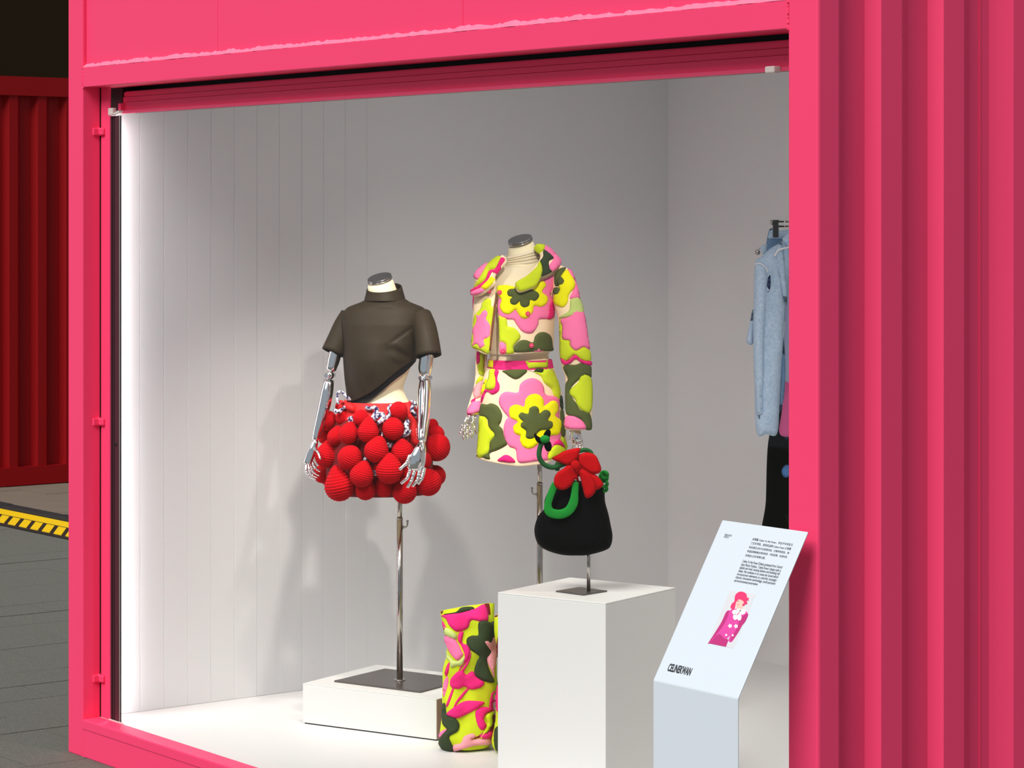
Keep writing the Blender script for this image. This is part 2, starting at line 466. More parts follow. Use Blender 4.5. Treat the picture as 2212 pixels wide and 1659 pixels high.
for i in range(36):
    x = -8.0 + i * .133; y0, y1 = 2.515, 2.622; sk = -.15
    obj('yellow_block', [(x, y0, rz(y0) - .002), (x + .088, y0, rz(y0) - .002), (x + .088 + sk, y1, rz(y1) - .002), (x + sk, y1, rz(y1) - .002),
                         (x, y0, rz(y0) + .004), (x + .088, y0, rz(y0) + .004), (x + .088 + sk, y1, rz(y1) + .004), (x + sk, y1, rz(y1) + .004)], BF, M['yellow'], hz)

def corrugated(name, prof, z0, z1, m, parent=None, th=.003):
    vs = [(u, v, z) for z in (z0, z1) for u, v in prof]; n = len(prof)
    o = obj(name, vs, [(i, i + 1, n + i + 1, n + i) for i in range(n - 1)], m, parent)
    mod(o, 'SOLIDIFY', thickness=th, offset=0); return o

# red container behind
rc = root('red_container', (-7.4, 4.5, .05), 'red corrugated shipping container behind at far left', 'container')
RU = -7.0; prof = []
v = 1.6
while v < 7.2:
    prof += [(RU - .052, v), (RU - .052, v + .072), (RU - .012, v + .10), (RU - .012, v + .155)]
    v += .19
corrugated('side_wall', prof, .16, 2.43, M['red'], rc)
obj('top_rail', bv(RU - .06, 1.5, 2.40, RU, 7.4, 2.515), BF, M['red'], rc)
obj('bottom_rail', bv(RU - .06, 1.5, .055, RU + .004, 7.4, .165), BF, M['red'], rc)
obj('corner_post', bv(RU - .12, 1.44, .05, RU + .005, 1.56, 2.52), BF, M['red'], rc)
obj('corner_post', bv(RU - .12, 7.35, .05, RU + .005, 7.47, 2.52), BF, M['red'], rc)
obj('end_wall', bv(RU - 2.4, 1.5, .05, RU - .05, 1.54, 2.5), BF, M['red'], rc)
obj('end_wall', bv(RU - 2.4, 7.36, .05, RU - .05, 7.4, 2.5), BF, M['red'], rc)
obj('back_wall', bv(RU - 2.44, 1.5, .05, RU - 2.4, 7.4, 2.5), BF, M['red'], rc)
obj('roof', bv(RU - 2.44, 1.5, 2.48, RU - .05, 7.4, 2.51), BF, M['red'], rc)
# dark building beyond
bd = root('dark_building', (-15, 9, 0), 'dark brown plain building wall rising behind the red container', 'building')
obj('facade', bv(-15.2, -2, 0, -14.8, 22, 9), BF, M['dark_wall'], bd)
obj('side_wall', bv(-20, 21.6, 0, -14.8, 22, 9), BF, M['dark_wall'], bd)

# posts, beams, sill
p1 = struct(box('trim_1', UL, 0, 0, 0, .061, ZT, PK, bw=.003), 'pink left corner post of the display container')
p2 = struct(box('trim_2', UP, 0, 0, UR, .066, ZT, PK, bw=.006), 'pink right corner post of the display container')
bm_ = struct(box('trim_3', 0, 0, 2.075, UP, .105, 2.137, PK, bw=.002), 'pink steel beam above the window')
sl = struct(box('trim_4', 0, 0, 0, UP, .061, ZF, PK, bw=.003), 'pink steel sill under the window')
obj('sill_lip', bv(0.0, -.0025, .0885, UP, .004, ZF - .004), BF, PK, sl)
struct(box('trim_5', UL, 0, ZT - .1, UR, .08, ZT, PK), 'pink top rail of the container front')
# upper front panel made of vertical sheets
up = struct(box('wall_front', 0, .016, 2.137, UP, .03, ZT - .08, M['pink']), 'pink steel panel above the window beam')
for i in range(8):
    x0 = .002 + i * .395
    obj('panel_sheet', bv(x0 + .0001, .012 + random.uniform(-.0008, .0008), 2.13, x0 + .3949, .0165, ZT - .09), BF, PK, up)
def bead(name, pts, h, d, parent, seed):
    rnd = random.Random(seed); vs = []; fs = []; kk = .8
    for i, p in enumerate(pts):
        kk = .55 * kk + .45 * rnd.uniform(.35, 1.2); k = kk; e = .9 + .4 * (kk - .8)
        x, y, z = p
        vs += [(x, y - d * e, z - .0005), (x, y - d * e * .8, z + h * k * .35), (x, y, z + h * k), (x, y + .01, z - .002)]
    for i in range(len(pts) - 1):
        for q in range(4):
            fs.append((i * 4 + q, i * 4 + (q + 1) % 4, i * 4 + 4 + (q + 1) % 4, i * 4 + 4 + q))
    return obj(name, vs, fs[::1], M['weld'], parent)
bead('weld_bead', [(i * UP / 300, .012, 2.137) for i in range(301)], .0145, .0135, bm_, 3)
def vbead(name, x, z0, z1, parent, seed):
    rnd = random.Random(seed); vs = []; fs = []; n = int((z1 - z0) / .004)
    for i in range(n + 1):
        w = rnd.uniform(.0012, .0035); z = z0 + (z1 - z0) * i / n; dx = rnd.uniform(-.001, .001)
        vs += [(x - w + dx, .001, z), (x + dx, -.0008 - w * .7, z), (x + w + dx, .001, z)]
    for i in range(n):
        for q in range(2): fs.append((i * 3 + q, i * 3 + q + 1, i * 3 + q + 4, i * 3 + q + 3))
    return obj(name, vs, fs, PK, parent)
vbead('weld_bead', UP, 2.072, 2.14, p2, 5); vbead('weld_bead', 0, 2.072, 2.14, p1, 6)
vbead('weld_bead', .001, 0, .02, p1, 8)
# inner strip, hinges
st = obj('jamb_strip', bv(.0045, .0605, ZF, .0600, .0665, 2.08), BF, PK, p1)
bevel(st, .002)
obj('joint_gap', bv(-.004, .0612, ZF, .006, .068, 2.08), BF, M['black'], p1)
for py in (285, 911, 1465):
    c = on_plane(218, py, (0, .060, 0), (0, 1, 0)); z = c.z
    hg = obj('hinge', bv(-.002, .034, z - .011, .007, .0608, z + .011), BF, PK, p1); bevel(hg, .002)
    cyl('hinge_pin', (.003, .055, z - .013), (.003, .055, z + .013), .0055, PK, hg, 10)
    bevel(obj('hinge_leaf', bv(.002, .052, z - .011, .032, .0612, z + .011), BF, PK, hg), .003)
    for q in range(3): ball('rivet', (.012 + q * .008, .052, z + (.005 if q % 2 else -.005)), .0028, PK, hg, n=8, k=6)
# glazing: window_1 with dark frame and pane
w1 = struct(box('window_1', .0680, .0635, ZF, .1225, .0665, 1.985, M['gasket']), 'large shop window with dark left frame strip')
obj('frame_rib', bv(.0680, .0600, ZF, .0745, .0640, 1.985), BF, M['gasket'], w1)
obj('frame_rib', bv(.083, .0615, ZF, .0865, .0640, 1.985), BF, M['gasket'], w1)
obj('edge_seal', bv(.1195, .0605, ZF, .1220, .0660, 1.985), BF, M['black'], w1)
obj('seal_bead', bv(.1222, .0608, ZF, .1246, .0655, 1.985), BF, M['clip'], w1)
obj('edge_seal', bv(.1248, .0610, ZF, .1270, .0655, 1.985), BF, M['black'], w1)
c = on_plane(250, 960, (0, .063, 0), (0, 1, 0)); cyl('dark_hole', (c.x, .0645, c.z), (c.x, .0615, c.z), .006, M['black'], w1, 14)  # small hole in the frame, its darkness drawn as a black disc
obj('glass_pane', bv(.1275, .0606, ZF, UP, .0664, 2.0), BF, M['glass'], w1)
obj('silicone_bead', bv(.06, .0585, ZF, .15, .0604, ZF + .004), BF, M['clip'], w1)
# header (shutter housing) under the beam
hd = struct(box('trim_6', .062, .108, 1.998, UP, .16, 2.062, PK), 'pink recessed shutter header under the beam')
obj('gap_blocker', bv(-.012, .161, 1.999, UP, .19, 2.36), BF, M['black'], hd)  # black blocker added to keep the gap above the header dark
obj('gap_filler', bv(-.012, .098, 2.004, .074, .165, 2.10), BF, M['black'], hd)  # black filler added to darken the open corner left of the header
obj('header_slat', bv(.075, .103, 2.045, UP, .109, 2.0585), BF, PK, hd)
obj('header_slat', bv(.075, .100, 2.029, UP, .1095, 2.0435), BF, PK, hd)
obj('header_slat', bv(.082, .094, 2.003, UP, .1095, 2.0275), BF, PK, hd)
obj('header_lip', bv(.078, .084, 1.9935, UP, .110, 2.002), BF, PK, hd)
obj('bracket', bv(.080, .080, 2.004, .096, .098, 2.024), BF, PK, hd)
obj('bracket', bv(3.105, .080, 2.004, 3.150, .098, 2.030), BF, PK, hd)
c1 = on_plane(243, 241, (0, .06, 0), (0, 1, 0)); cl = bevel(obj('tape_clip', bv(c1.x - .016, .052, c1.z - .012, c1.x + .014, .066, c1.z + .011), BF, M['clip'], hd, label='whitish taped clip'), .003)
obj('clip_tab', [(c1.x + .01, .056, c1.z - .012), (c1.x + .045, .058, c1.z - .004), (c1.x + .045, .07, c1.z - .004), (c1.x + .01, .07, c1.z - .012),
                 (c1.x + .01, .056, c1.z - .006), (c1.x + .045, .058, c1.z + .002), (c1.x + .045, .07, c1.z + .002), (c1.x + .01, .07, c1.z - .006)], BF, M['clip'], cl)
c2 = on_plane(1673, 150, (0, .075, 0), (0, 1, 0)); bevel(obj('tape_clip', bv(c2.x - .018, .062, c2.z - .008, c2.x + .012, .084, c2.z + .007), BF, M['clip'], hd, label='whitish taped clip'), .003)
# right wall: corrugated outside
def vx(px, u):
    a = (px - HX) / F; X0 = -1.330 + SN * u; Y0 = 8.033 - CS * u
    return (a * Y0 - X0) / (CS - SN * a)
ur, uo = 3.222, 3.249
pr = [(UR - .003, .05), (ur, .066), (ur, vx(1867, ur))]
for a, b, c_, d in ((1903, 1947, 1960, 2003), (2038, 2081, 2094, 2135)):
    pr += [(uo, vx(a, uo)), (uo, vx(b, uo)), (ur, vx(b, uo) + .045), (ur, vx(d, ur))]
v = vx(2135, ur)
while v < VB - .1:
    pr += [(uo, v + .052), (uo, v + .117), (ur, v + .162), (ur, v + .205)]; v += .205
wr_ = struct(corrugated('wall_right', pr, .02, ZT - .05, PK), 'pink corrugated end wall of the container on the right')
vs_ = vx(2116, ur)
obj('weld_seam', bv(ur - .001, vs_ - .003, .1, ur + .0035, vs_ + .001, 2.5), BF, PK, wr_)
struct(box('trim_7', UP, .066, 0, UR, VB, .1, PK), 'pink bottom side rail of the container'); 
struct(box('trim_8', UP, .066, ZT - .1, UR, VB, ZT, PK), 'pink top side rail of the container')
struct(box('trim_9', UP, VB - .1, 0, UR, VB, ZT, PK), 'pink rear corner post of the container')
# other shell
struct(box('wall_left', UL, .061, 0, -.012, VB, ZT, M['white']), 'white inside end wall with vertical boards on the left')
WL = bpy.data.objects['wall_left']
v = .115
i = 0
while v < 1.04:
    bevel(obj('wall_board', bv(-.013, v + .0001, ZF, random.uniform(-.0003, .0003), v + .0859, 2.36), BF, M['white'], WL), .0013); v += .086
obj('wall_board', bv(-.013, v, ZF, .0005, VB - .05, 2.36), BF, M['white'], WL)
obj('outer_skin', bv(UL - .002, .061, 0, UL + .004, VB, ZT), BF, PK, WL)
struct(box('wall_back', -.012, VB - .05, 0, UP + .02, VB, ZT, M['white']), 'white inside back wall')
struct(box('floor', 0, .061, 0, UP, VB - .05, ZF, M['floorw']), 'white glossy display floor')
struct(box('ceiling', -.012, .12, 2.36, UP + .02, VB - .05, ZT, M['white']), 'white ceiling of the display container')
obj('inner_lining', bv(UP, .07, ZF, UP + .03, VB - .05, 2.4), BF, M['white'], wr_)
# LED strip hidden behind the left frame
led = top(box('led_strip', .034, .088, ZF + .01, .050, .096, 1.98, M['led']), 'glowing vertical light strip behind the left window frame', 'light strip')
# ------------------------------------------------------------------ plinths, pedestal
def rectfit(a, b, d):
    """rectangle from near-left a, near-right b and far-left d (xy), squared up"""
    a, b, d = (Vector((p.x, p.y, 0)) for p in (a, b, d)); e = (b - a); w = e.normalized(); s = Vector((-w.y, w.x, 0))
    if (d - a).dot(s) < 0: s = -s
    L = (d - a).dot(s)
    return [a, b, b + s * L, a + s * L]
PT = ZF + .124
q = rectfit(G(654, 1563.2, ZF), G(942.6, 1600.8, ZF), G(807.8, 1435.2, PT))
pl = root('display_plinth', (sum(q, Vector()) / 4).xy.to_3d() + ZV * ZF, 'low white plinth under the black top mannequin', 'plinth')
quadbox('plinth_body', q, ZF + .004, PT - .003, M['plinth'], pl, .0015)
quadbox('plinth_top', q, PT - .003, PT, M['plinth'], pl, .001)
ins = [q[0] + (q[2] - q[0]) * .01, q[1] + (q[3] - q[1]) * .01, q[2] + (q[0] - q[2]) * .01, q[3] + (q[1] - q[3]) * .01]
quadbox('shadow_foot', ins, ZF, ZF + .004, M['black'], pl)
e = (q[1] - q[0]).normalized(); s = (q[3] - q[0]).normalized()
quadbox('raw_side_edge', [q[1] + e * .0002 + s * .002, q[1] + e * .0012 + s * .002, q[2] + e * .0012 - s * .002, q[2] + e * .0002 - s * .002], ZF + .004, PT - .002, M['plywood'], pl)
HP = .99; zp = 1.677 - HP
q2 = rectfit(G(1075.2, 1279.4, zp), G(1308.3, 1303.1, zp), G(1239.4, 1248, zp))
pd = root('display_pedestal', (sum(q2, Vector()) / 4).xy.to_3d() + ZV * ZF, 'tall white pedestal holding the black flower handbag', 'pedestal')
quadbox('pedestal_body', q2, ZF, zp - .004, M['plinth2'], pd, .0012)
quadbox('pedestal_top', q2, zp - .004, zp, M['plinth2'], pd, .001)
# plinth of the second mannequin, mostly hidden behind the pedestal
PB = ZF + .218; BP = P(1165, 1400, 7.95)
a0 = G(1071, 1406, PB) + (q[3] - q[0]).normalized() * .07; w_ = (q[1] - q[0]).normalized(); s_ = (q[3] - q[0]).normalized()
q3 = [a0, a0 + w_ * .45, a0 + w_ * .45 + s_ * .40, a0 + s_ * .40]
p3 = root('display_plinth', (sum(q3, Vector()) / 4).xy.to_3d() + ZV * ZF, 'white plinth under the floral suit mannequin, mostly hidden by the pedestal', 'plinth')
quadbox('plinth_body', q3, ZF, PB - .003, M['plinth'], p3, .0015); quadbox('plinth_top', q3, PB - .003, PB, M['plinth'], p3, .001)

# ------------------------------------------------------------------ sign stand in front of the window
SV = -.032
TR = on_plane(1745, 1148.8, (0, SV, 0), (0, 1, 0)); TL = on_plane(1560.4, 1123.9, (0, SV, 0), (0, 1, 0)); TL.z = TR.z
sx0, sx1 = TL.x, TR.x; zt = TR.z
BLp = (SV - .1973, zt - .327)                     # bend line (v, z)
sgn = root('sign_stand', ((sx0 + sx1) / 2, SV - .2, 0), 'white folded information sign stand in front of the right post', 'sign')
th = .0035
def plate(name, prof, x0, x1, m, parent):
    n = len(prof); vs = [(x0, v, z) for v, z in prof] + [(x1, v, z) for v, z in prof]
    return obj(name, vs, [tuple(range(n)), tuple(range(n, 2 * n))[::-1]] + [(i, n + i, n + (i + 1) % n, (i + 1) % n) for i in range(n)], m, parent)
TD = Vector((0, .1973, .327)).normalized(); ND = Vector((0, -TD.z, TD.y))
bl = Vector((0, BLp[0], BLp[1])); tt = Vector((0, SV, zt))
bevel(plate('sign_panel', [(bl.y, bl.z), (tt.y, tt.z), (tt.y - ND.y * th, tt.z - ND.z * th), (bl.y - ND.y * th, bl.z - ND.z * th)], sx0, sx1, M['sign'], sgn), .0015)
bevel(plate('sign_front', [(bl.y, bl.z), (bl.y, .006), (bl.y + th, .006), (bl.y + th, bl.z + .003)], sx0, sx1, M['sign'], sgn), .0015)
plate('sign_base', [(bl.y, 0), (bl.y + .19, 0), (bl.y + .19, .006), (bl.y, .006)], sx0, sx1, M['sign'], sgn)
Z8 = (1390, 1100, 2.968)
def sp(zx, zy, lift=.0006, z=Z8):
    return on_plane(z[0] + zx / z[2], z[1] + zy / z[2], bl + ND * lift, ND)
def text_obj(name, body, a, b, m, hmax=None, bold=0., xs=None, parent=sgn):
    """line of print from zoom point a to b on the sloping panel"""
    cu = bpy.data.curves.new(name, 'FONT'); cu.body = body; cu.size = 1; cu.offset = bold
    t = bpy.data.objects.new(name, cu); COL.objects.link(t)
    bpy.context.view_layer.update(); dg = bpy.context.evaluated_depsgraph_get()
    me = bpy.data.meshes.new_from_object(t.evaluated_get(dg)); bpy.data.objects.remove(t)
    pa, pb = sp(*a), sp(*b)
    xs_ = [v.co.x for v in me.vertices]; w = max(xs_) - min(xs_); x0 = min(xs_)
    sx = (pb.x - pa.x) / w; sy = hmax if hmax else sx
    off = base_of(parent)
    for v in me.vertices:
        v.co = Vector((pa.x + (v.co.x - x0) * sx, 0, 0)) + Vector((0, pa.y, pa.z)) + TD * (v.co.y * sy) - off
    me.materials.clear(); me.materials.append(m); me.name = name
    o = bpy.data.objects.new(name, me); COL.objects.link(o); o.parent = parent; return o
ZT2 = (1560, 1140, 12.76)
def z2(p): return ((1560 + p[0] / 12.76 - 1390) * 2.968, (1140 + p[1] / 12.76 - 1100) * 2.968)
CN = [('关雯馨 Celine Yu Hei Kwan，毕业于中央圣马', (820, 338), (1935, 488)), ('丁艺术学院，其同名品牌 Celine Kwan 以有趣', (775, 447), (1890, 600)),
      ('和充满活力的方式拒绝时尚，打破传统观念。她', (728, 557), (1840, 712)), ('希望品牌能融合缤纷色彩、怀旧经典、先进科技、', (680, 665), (1800, 822)),
      ('多用途以及环保等元素。', (628, 780), (1180, 852))]
EN = [('Celine Yu Hei Kwan (Celine) graduated from Central', (550, 948), (1650, 1105)), ('Saint Martin Fashion.  Celine Kwan\'s design style is', (510, 1040), (1610, 1195)),
      ('playful and vivid, twisting fashion and breaking old', (475, 1125), (1580, 1285)), ('ideals. Her ambition is to create her brand which', (440, 1215), (1540, 1370)),
      ('incorporates elements as colorful, nostalgic', (400, 1302), (1500, 1460)), ('classics, innovative technology, multi-purpose', (360, 1388), (1465, 1555)),
      ('and environmental preservation.', (320, 1480), (980, 1580))]
for s_t, a, b in CN:
    text_obj('printed_line', s_t, z2(a), z2((b[0], a[1] + (b[0] - a[0]) * .135)), M['ink'])
for s_t, a, b in EN:
    text_obj('printed_line', s_t, z2(a), z2((b[0], a[1] + (b[0] - a[0]) * .14)), M['ink'], hmax=.0085)
text_obj('printed_line', 'BRAND', z2((65, 215)), z2((250, 240)), M['greyink'], hmax=.0065)
text_obj('printed_line', 'INFO', z2((42, 272)), z2((170, 290)), M['greyink'], hmax=.0065)
text_obj('brand_logo', 'CELINEKWAN', (150, 1034), (298, 1061), M['ink'], bold=.028, hmax=.0235)
def flat(name, pts, m, lift, parent, sharp=False, z=Z8):
    out = outline(pts, None, 6., sharp)
    vs = [sp(x, y, lift, z) for x, y in out]; vs2 = [v - ND * (lift + .0002) for v in vs]; n = len(vs)
    return obj(name, vs + vs2, [tuple(range(n))[::-1]] + [(i, (i + 1) % n, n + (i + 1) % n, n + i) for i in range(n)], m, parent)
ph = flat('printed_photo', [(555, 521), (720, 546), (576, 892), (412, 859)], M['photo_bg'], .0005, sgn, True)
ph['label'] = 'printed fashion portrait of a model in pink'
flat('photo_legs', [(442, 826), (490, 796), (545, 838), (528, 882), (415, 859)], M['coat2'], .0008, ph, True)
flat('photo_jacket', [(548, 650), (592, 638), (640, 648), (668, 668), (655, 710), (630, 745), (600, 800), (565, 850), (545, 842), (552, 812), (525, 832), (482, 800), (435, 846), (416, 858), (462, 785), (500, 722), (528, 662)], M['coat'], .0010, ph)
flat('photo_sleeve', [(548, 650), (535, 700), (500, 760), (430, 845), (415, 858), (462, 785), (505, 715), (528, 662)], M['coat2'], .0012, ph)
flat('photo_sleeve', [(668, 670), (655, 712), (630, 748), (600, 800), (560, 846), (560, 830), (600, 760), (620, 700)], M['coat2'], .0012, ph)
flat('photo_neck', [(600, 615), (632, 612), (632, 650), (598, 648)], M['skin'], .0012, ph)
flat('photo_face', [(588, 585), (610, 570), (640, 575), (642, 605), (628, 628), (608, 630), (592, 612)], M['skin'], .0014, ph)
flat('photo_hair', [(582, 590), (588, 552), (612, 530), (640, 530), (660, 548), (658, 590), (645, 612), (640, 590), (612, 578), (592, 600), (580, 640), (558, 632), (566, 606)], M['hair'], .0016, ph)
for cx, cy, r in ((663, 575, 14), (655, 600, 12), (640, 612, 9)):
    flat('photo_hair_flower', [(cx + r * math.cos(a) * (1 if k % 2 else .55), cy + r * math.sin(a) * (1 if k % 2 else .55)) for k, a in enumerate(np.linspace(0, 2 * math.pi, 10, False))], M['hair'], .0018, ph)
flat('photo_eye', [(602, 588), (610, 586), (610, 590), (602, 592)], M['coat2'], .0017, ph)
flat('photo_mouth', [(600, 612), (609, 611), (606, 616)], M['hair'], .0017, ph)
for cx, cy, rx, ry in ((588, 660, 20, 16), (632, 658, 22, 18), (588, 690, 14, 20), (614, 692, 14, 22), (612, 650, 16, 14)):
    flat('photo_collar_petal', [(cx + rx * math.cos(a), cy + ry * math.sin(a)) for a in np.linspace(0, 2 * math.pi, 10, False)], M['paper'], .0014, ph)
for cx, cy in ((555, 748), (593, 750)):
    flat('photo_flower_button', [(cx + 15 * math.cos(a) * (1 if k % 2 else .6), cy + 15 * math.sin(a) * (1 if k % 2 else .6)) for k, a in enumerate(np.linspace(0, 2 * math.pi, 10, False))], M['paper'], .0014, ph)
for cx, cy in ((530, 806), (572, 808)):
    flat('photo_flower_button', [(cx + 6 * math.cos(a), cy + 7 * math.sin(a)) for a in np.linspace(0, 2 * math.pi, 8, False)], M['paper'], .0014, ph)

# ------------------------------------------------------------------ mannequin hardware
def stand(parent, px, D, ytop, yj, z0, plate_q, hook, wide=6.6, thin=5.4):
    c = P(px, 1000, D); m = 1 / F * D
    zt_ = CAM.z + (HY - ytop) * m; zj = CAM.z + (HY - yj) * m
    cyl('pole', (c.x, c.y, z0 + .004), (c.x, c.y, zj), wide * m, M['steel'], parent)
    cyl('inner_pole', (c.x, c.y, zj - .02), (c.x, c.y, zt_), thin * m, M['steel'], parent)
    cyl('pole_collar', (c.x, c.y, zj - .002), (c.x, c.y, zj + .002), (wide + .6) * m, M['steel'], parent)
    fl = cyl('flange', (c.x, c.y, z0 + .004), (c.x, c.y, z0 + .008), 13 * m, M['steel'], parent, 24, .001)
    pb = quadbox('base_plate', plate_q, z0, z0 + .005, M['plate'], parent, .0008)
    hx, hy, sgnx = hook
    k = [P(px + sgnx * 4, hy, D), P(px + sgnx * 9, hy, D), P(px + sgnx * 14, hy - 1, D), P(px + sgnx * 16.5, hy - 5, D), P(px + sgnx * 17, hy - 12, D)]
    hk = tube('adjusting_hook', k, [2.6 * m, 1.8 * m, 1.6 * m, 1.7 * m, 1.9 * m], M['steel'], parent, 10)
    ball('hook_knob', P(px + sgnx * 17, hy - 13, D), 2.9 * m, M['steel'], hk, n=10, k=8)
    cyl('hook_nut', P(px + sgnx * 6, hy, D), P(px + sgnx * 9.5, hy, D), 3.6 * m, M['steel'], hk, 8)
def hand(parent, wrist, pts_palm, fingers, D, m=M['chrome'], pw=13, flatf=.5, fr=2.7):
    """chrome hand: palm lofted along pts_palm (px,py,half width px, dy); fingers = list of joint lists (px,py,dy)"""
    k = 1 / F * D
    hd_ = tube('hand', [P(x, y, D + dy) for x, y, w, dy in pts_palm], [w * k for x, y, w, dy in pts_palm], m, parent, 14, 4, True, (FV, flatf))
    for f in fingers:
        w0 = fr
        segs = []
        for i in range(len(f) - 1):
            a = f[i]; b = f[i + 1]
            pa = P(a[0], a[1], D + a[2]); pb_ = P(b[0], b[1], D + b[2]); d = pb_ - pa
            r0 = (w0 - .35 * i) * k; r1 = (w0 - .35 * i - .3) * k
            segs.append(([pa + d * .03, pa + d * .5, pb_ - d * .03], [r0 * 1.05, r0 * .92, r1]))
        fo = None
        for ps, rs in segs:
            o = tube('finger' if fo is None else 'finger_segment', ps, rs, m, hd_ if fo is None else hd_, 10, 3)
            fo = fo or o
    return hd_
def arm(parent, pts, name, D):
    k = 1 / F * D
    up_ = tube(name, [P(x, y, D + dy) for x, y, r, dy in pts], [r * k for x, y, r, dy in pts], M['chrome'], parent, 18, 3)
    return up_
# ------------------------------------------------------------------ mannequin A: black top, pompom skirt
DA = 7.988; ka = DA / F
bq = rectfit(G(721.7, 1470.6, PT + .004), G(907.6, 1494.5, PT + .004), G(820.1, 1443.1, PT + .004))
ma = root('mannequin', (P(863.5, 1468, DA).x, P(863.5, 1468, DA).y, PT), 'headless mannequin with chrome arms wearing the black top and red pompom skirt', 'mannequin')
stand(ma, 863.5, DA, 1040, 1120, PT, bq, (880, 1139, 1))
loft('body', [(606, 794, 847, .95), (640, 795, 860, .95), (662, 790, 872, .9), (684, 756, 908, .6), (720, 758, 906, .68), (775, 757, 897, .72), (815, 764, 880, .72), (842, 768, 870, .74),
              (867, 762, 881, .76), (900, 738, 905, .74), (950, 720, 925, .74), (1010, 716, 925, .74), (1055, 720, 918, .74)], DA, M['cream'], ma, nr=50, capt=True, capb=True, tl=-7, tf=6)
cp0 = P(820.5, 603, DA); cn = (ZV + RV * -.28 + FV * -.22).normalized()
def capdisc(parent, c, n, r):
    n = Vector(n).normalized()
    o = cyl('neck_cap', c - n * .0005, c + n * .007, r, M['cap'], parent, 40, .0012)
    cyl('cap_rim', c - n * .004, c + n * .001, r * 1.02, M['steel'], parent, 40)
capdisc(ma, cp0, (ZV + RV * -.24 + FV * -.34), 26.5 * ka)
# arms
arm(ma, [(929, 700, 12, -.06), (923, 760, 15, -.09), (919, 795, 15.5, -.10), (919, 812, 12, -.105)], 'upper_arm', DA)
arm(ma, [(918, 822, 12.5, -.11), (917, 850, 15, -.13), (915, 900, 14, -.17), (912, 934, 11, -.21), (911, 953, 9, -.225)], 'forearm', DA)
ball('elbow_joint', P(918, 817, DA - .105), 9 * ka, M['chrome'], ma); cyl('elbow_pin', P(907, 817, DA - .12), P(931, 816, DA - .09), 4.5 * ka, M['chrome'], ma)
ball('wrist_joint', P(911, 957, DA - .228), 7.5 * ka, M['chrome'], ma)
Z2_ = (630, 840, 5.82)
def zz(p, z, dy): return (z[0] + p[0] / z[2], z[1] + p[1] / z[2], dy)
h1 = hand(ma, None, [(911, 957, 7, -.235), (908, 972, 13, -.245), (902, 990, 18, -.25), (898, 1003, 19, -.25), (896, 1013, 17, -.25)],
     [[zz(p, Z2_, d) for p, d in zip(ps, (-.25, -.262, -.268, -.262))] for ps in (
         [(1490, 990), (1480, 1050), (1455, 1125), (1375, 1190)], [(1550, 1000), (1535, 1065), (1510, 1150), (1455, 1240)],
         [(1612, 1005), (1600, 1070), (1580, 1150), (1520, 1225)], [(1668, 1000), (1655, 1060), (1640, 1120), (1590, 1195)])] +
     [[zz((1490, 830), Z2_, -.25), zz((1450, 930), Z2_, -.265), zz((1355, 1015), Z2_, -.27)]], DA, fr=4.3)
arm(ma, [(748, 700, 12, .02), (730, 745, 14, .01), (720, 780, 14, 0), (715, 800, 11, -.01)], 'upper_arm', DA)
arm(ma, [(711, 822, 11.5, -.01), (706, 850, 14, -.02), (695, 900, 13, -.03), (685, 935, 9.5, -.04), (682, 950, 8, -.045)], 'forearm', DA)
ball('elbow_joint', P(713, 811, DA - .01), 9.5 * ka, M['chrome'], ma); cyl('elbow_pin', P(704, 812, DA - .03), P(722, 810, DA), 5 * ka, M['chrome'], ma)
ball('wrist_joint', P(681, 954, DA - .045), 6.5 * ka, M['chrome'], ma)
h2 = hand(ma, None, [(681, 954, 6.5, -.05), (677, 968, 9, -.055), (670, 985, 9.5, -.06), (664, 1002, 8.5, -.065)],
     [[(662, 1004, -.09), (661, 1018, -.10), (668, 1030, -.105), (683, 1035, -.10)], [(666, 1003, -.07), (669, 1016, -.08), (674, 1026, -.085), (686, 1031, -.08)],
      [(670, 1001, -.05), (674, 1012, -.06), (680, 1022, -.06), (690, 1027, -.055)], [(673, 996, -.03), (680, 1006, -.04), (686, 1015, -.04), (692, 1018, -.035)],
      [(679, 968, -.07), (688, 978, -.10), (693, 992, -.11)]], DA, fr=3.2)
# black crop top
ct = root('crop_top', P(820, 868, DA), 'black satin short-sleeved crop top with slanted hem on the left mannequin', 'top')
def hemA(x):
    pts = [(735, 866), (752, 868), (760, 866), (780, 857), (803, 845), (830, 824), (858, 800), (895, 774), (930, 770)]
    for a, b in zip(pts, pts[1:]):
        if x <= b[0]: return a[1] + (b[1] - a[1]) * max(0, (x - a[0])) / (b[0] - a[0])
    return 770
tb = loft('bodice', [(646, 791, 872, .9), (653, 780, 882, .8), (664, 752, 912, .62), (676, 741, 925, .6), (700, 738, 926, .68), (740, 740, 918, .8), (775, 742, 905, .86), (820, 746, 892, .86), (870, 750, 885, .84)],
          DA, M['satin'], ct, n=104, nr=64, hem=hemA, solid=.003, sub=1, wr=.010, ws=11)
CREASE = [((846, 740), (892, 706), -.004, 4), ((834, 748), (852, 792), -.006, 5), ((848, 752), (890, 778), -.006, 5), ((856, 742), (880, 760), .005, 5), ((838, 765), (862, 778), .005, 5),
          ((745, 690), (748, 760), -.006, 6), ((748, 765), (756, 860), -.005, 6), ((772, 800), (792, 850), .003, 8), ((812, 742), (798, 820), .004, 12), ((890, 700), (900, 760), -.007, 5), ((812, 662), (850, 664), -.003, 4)]
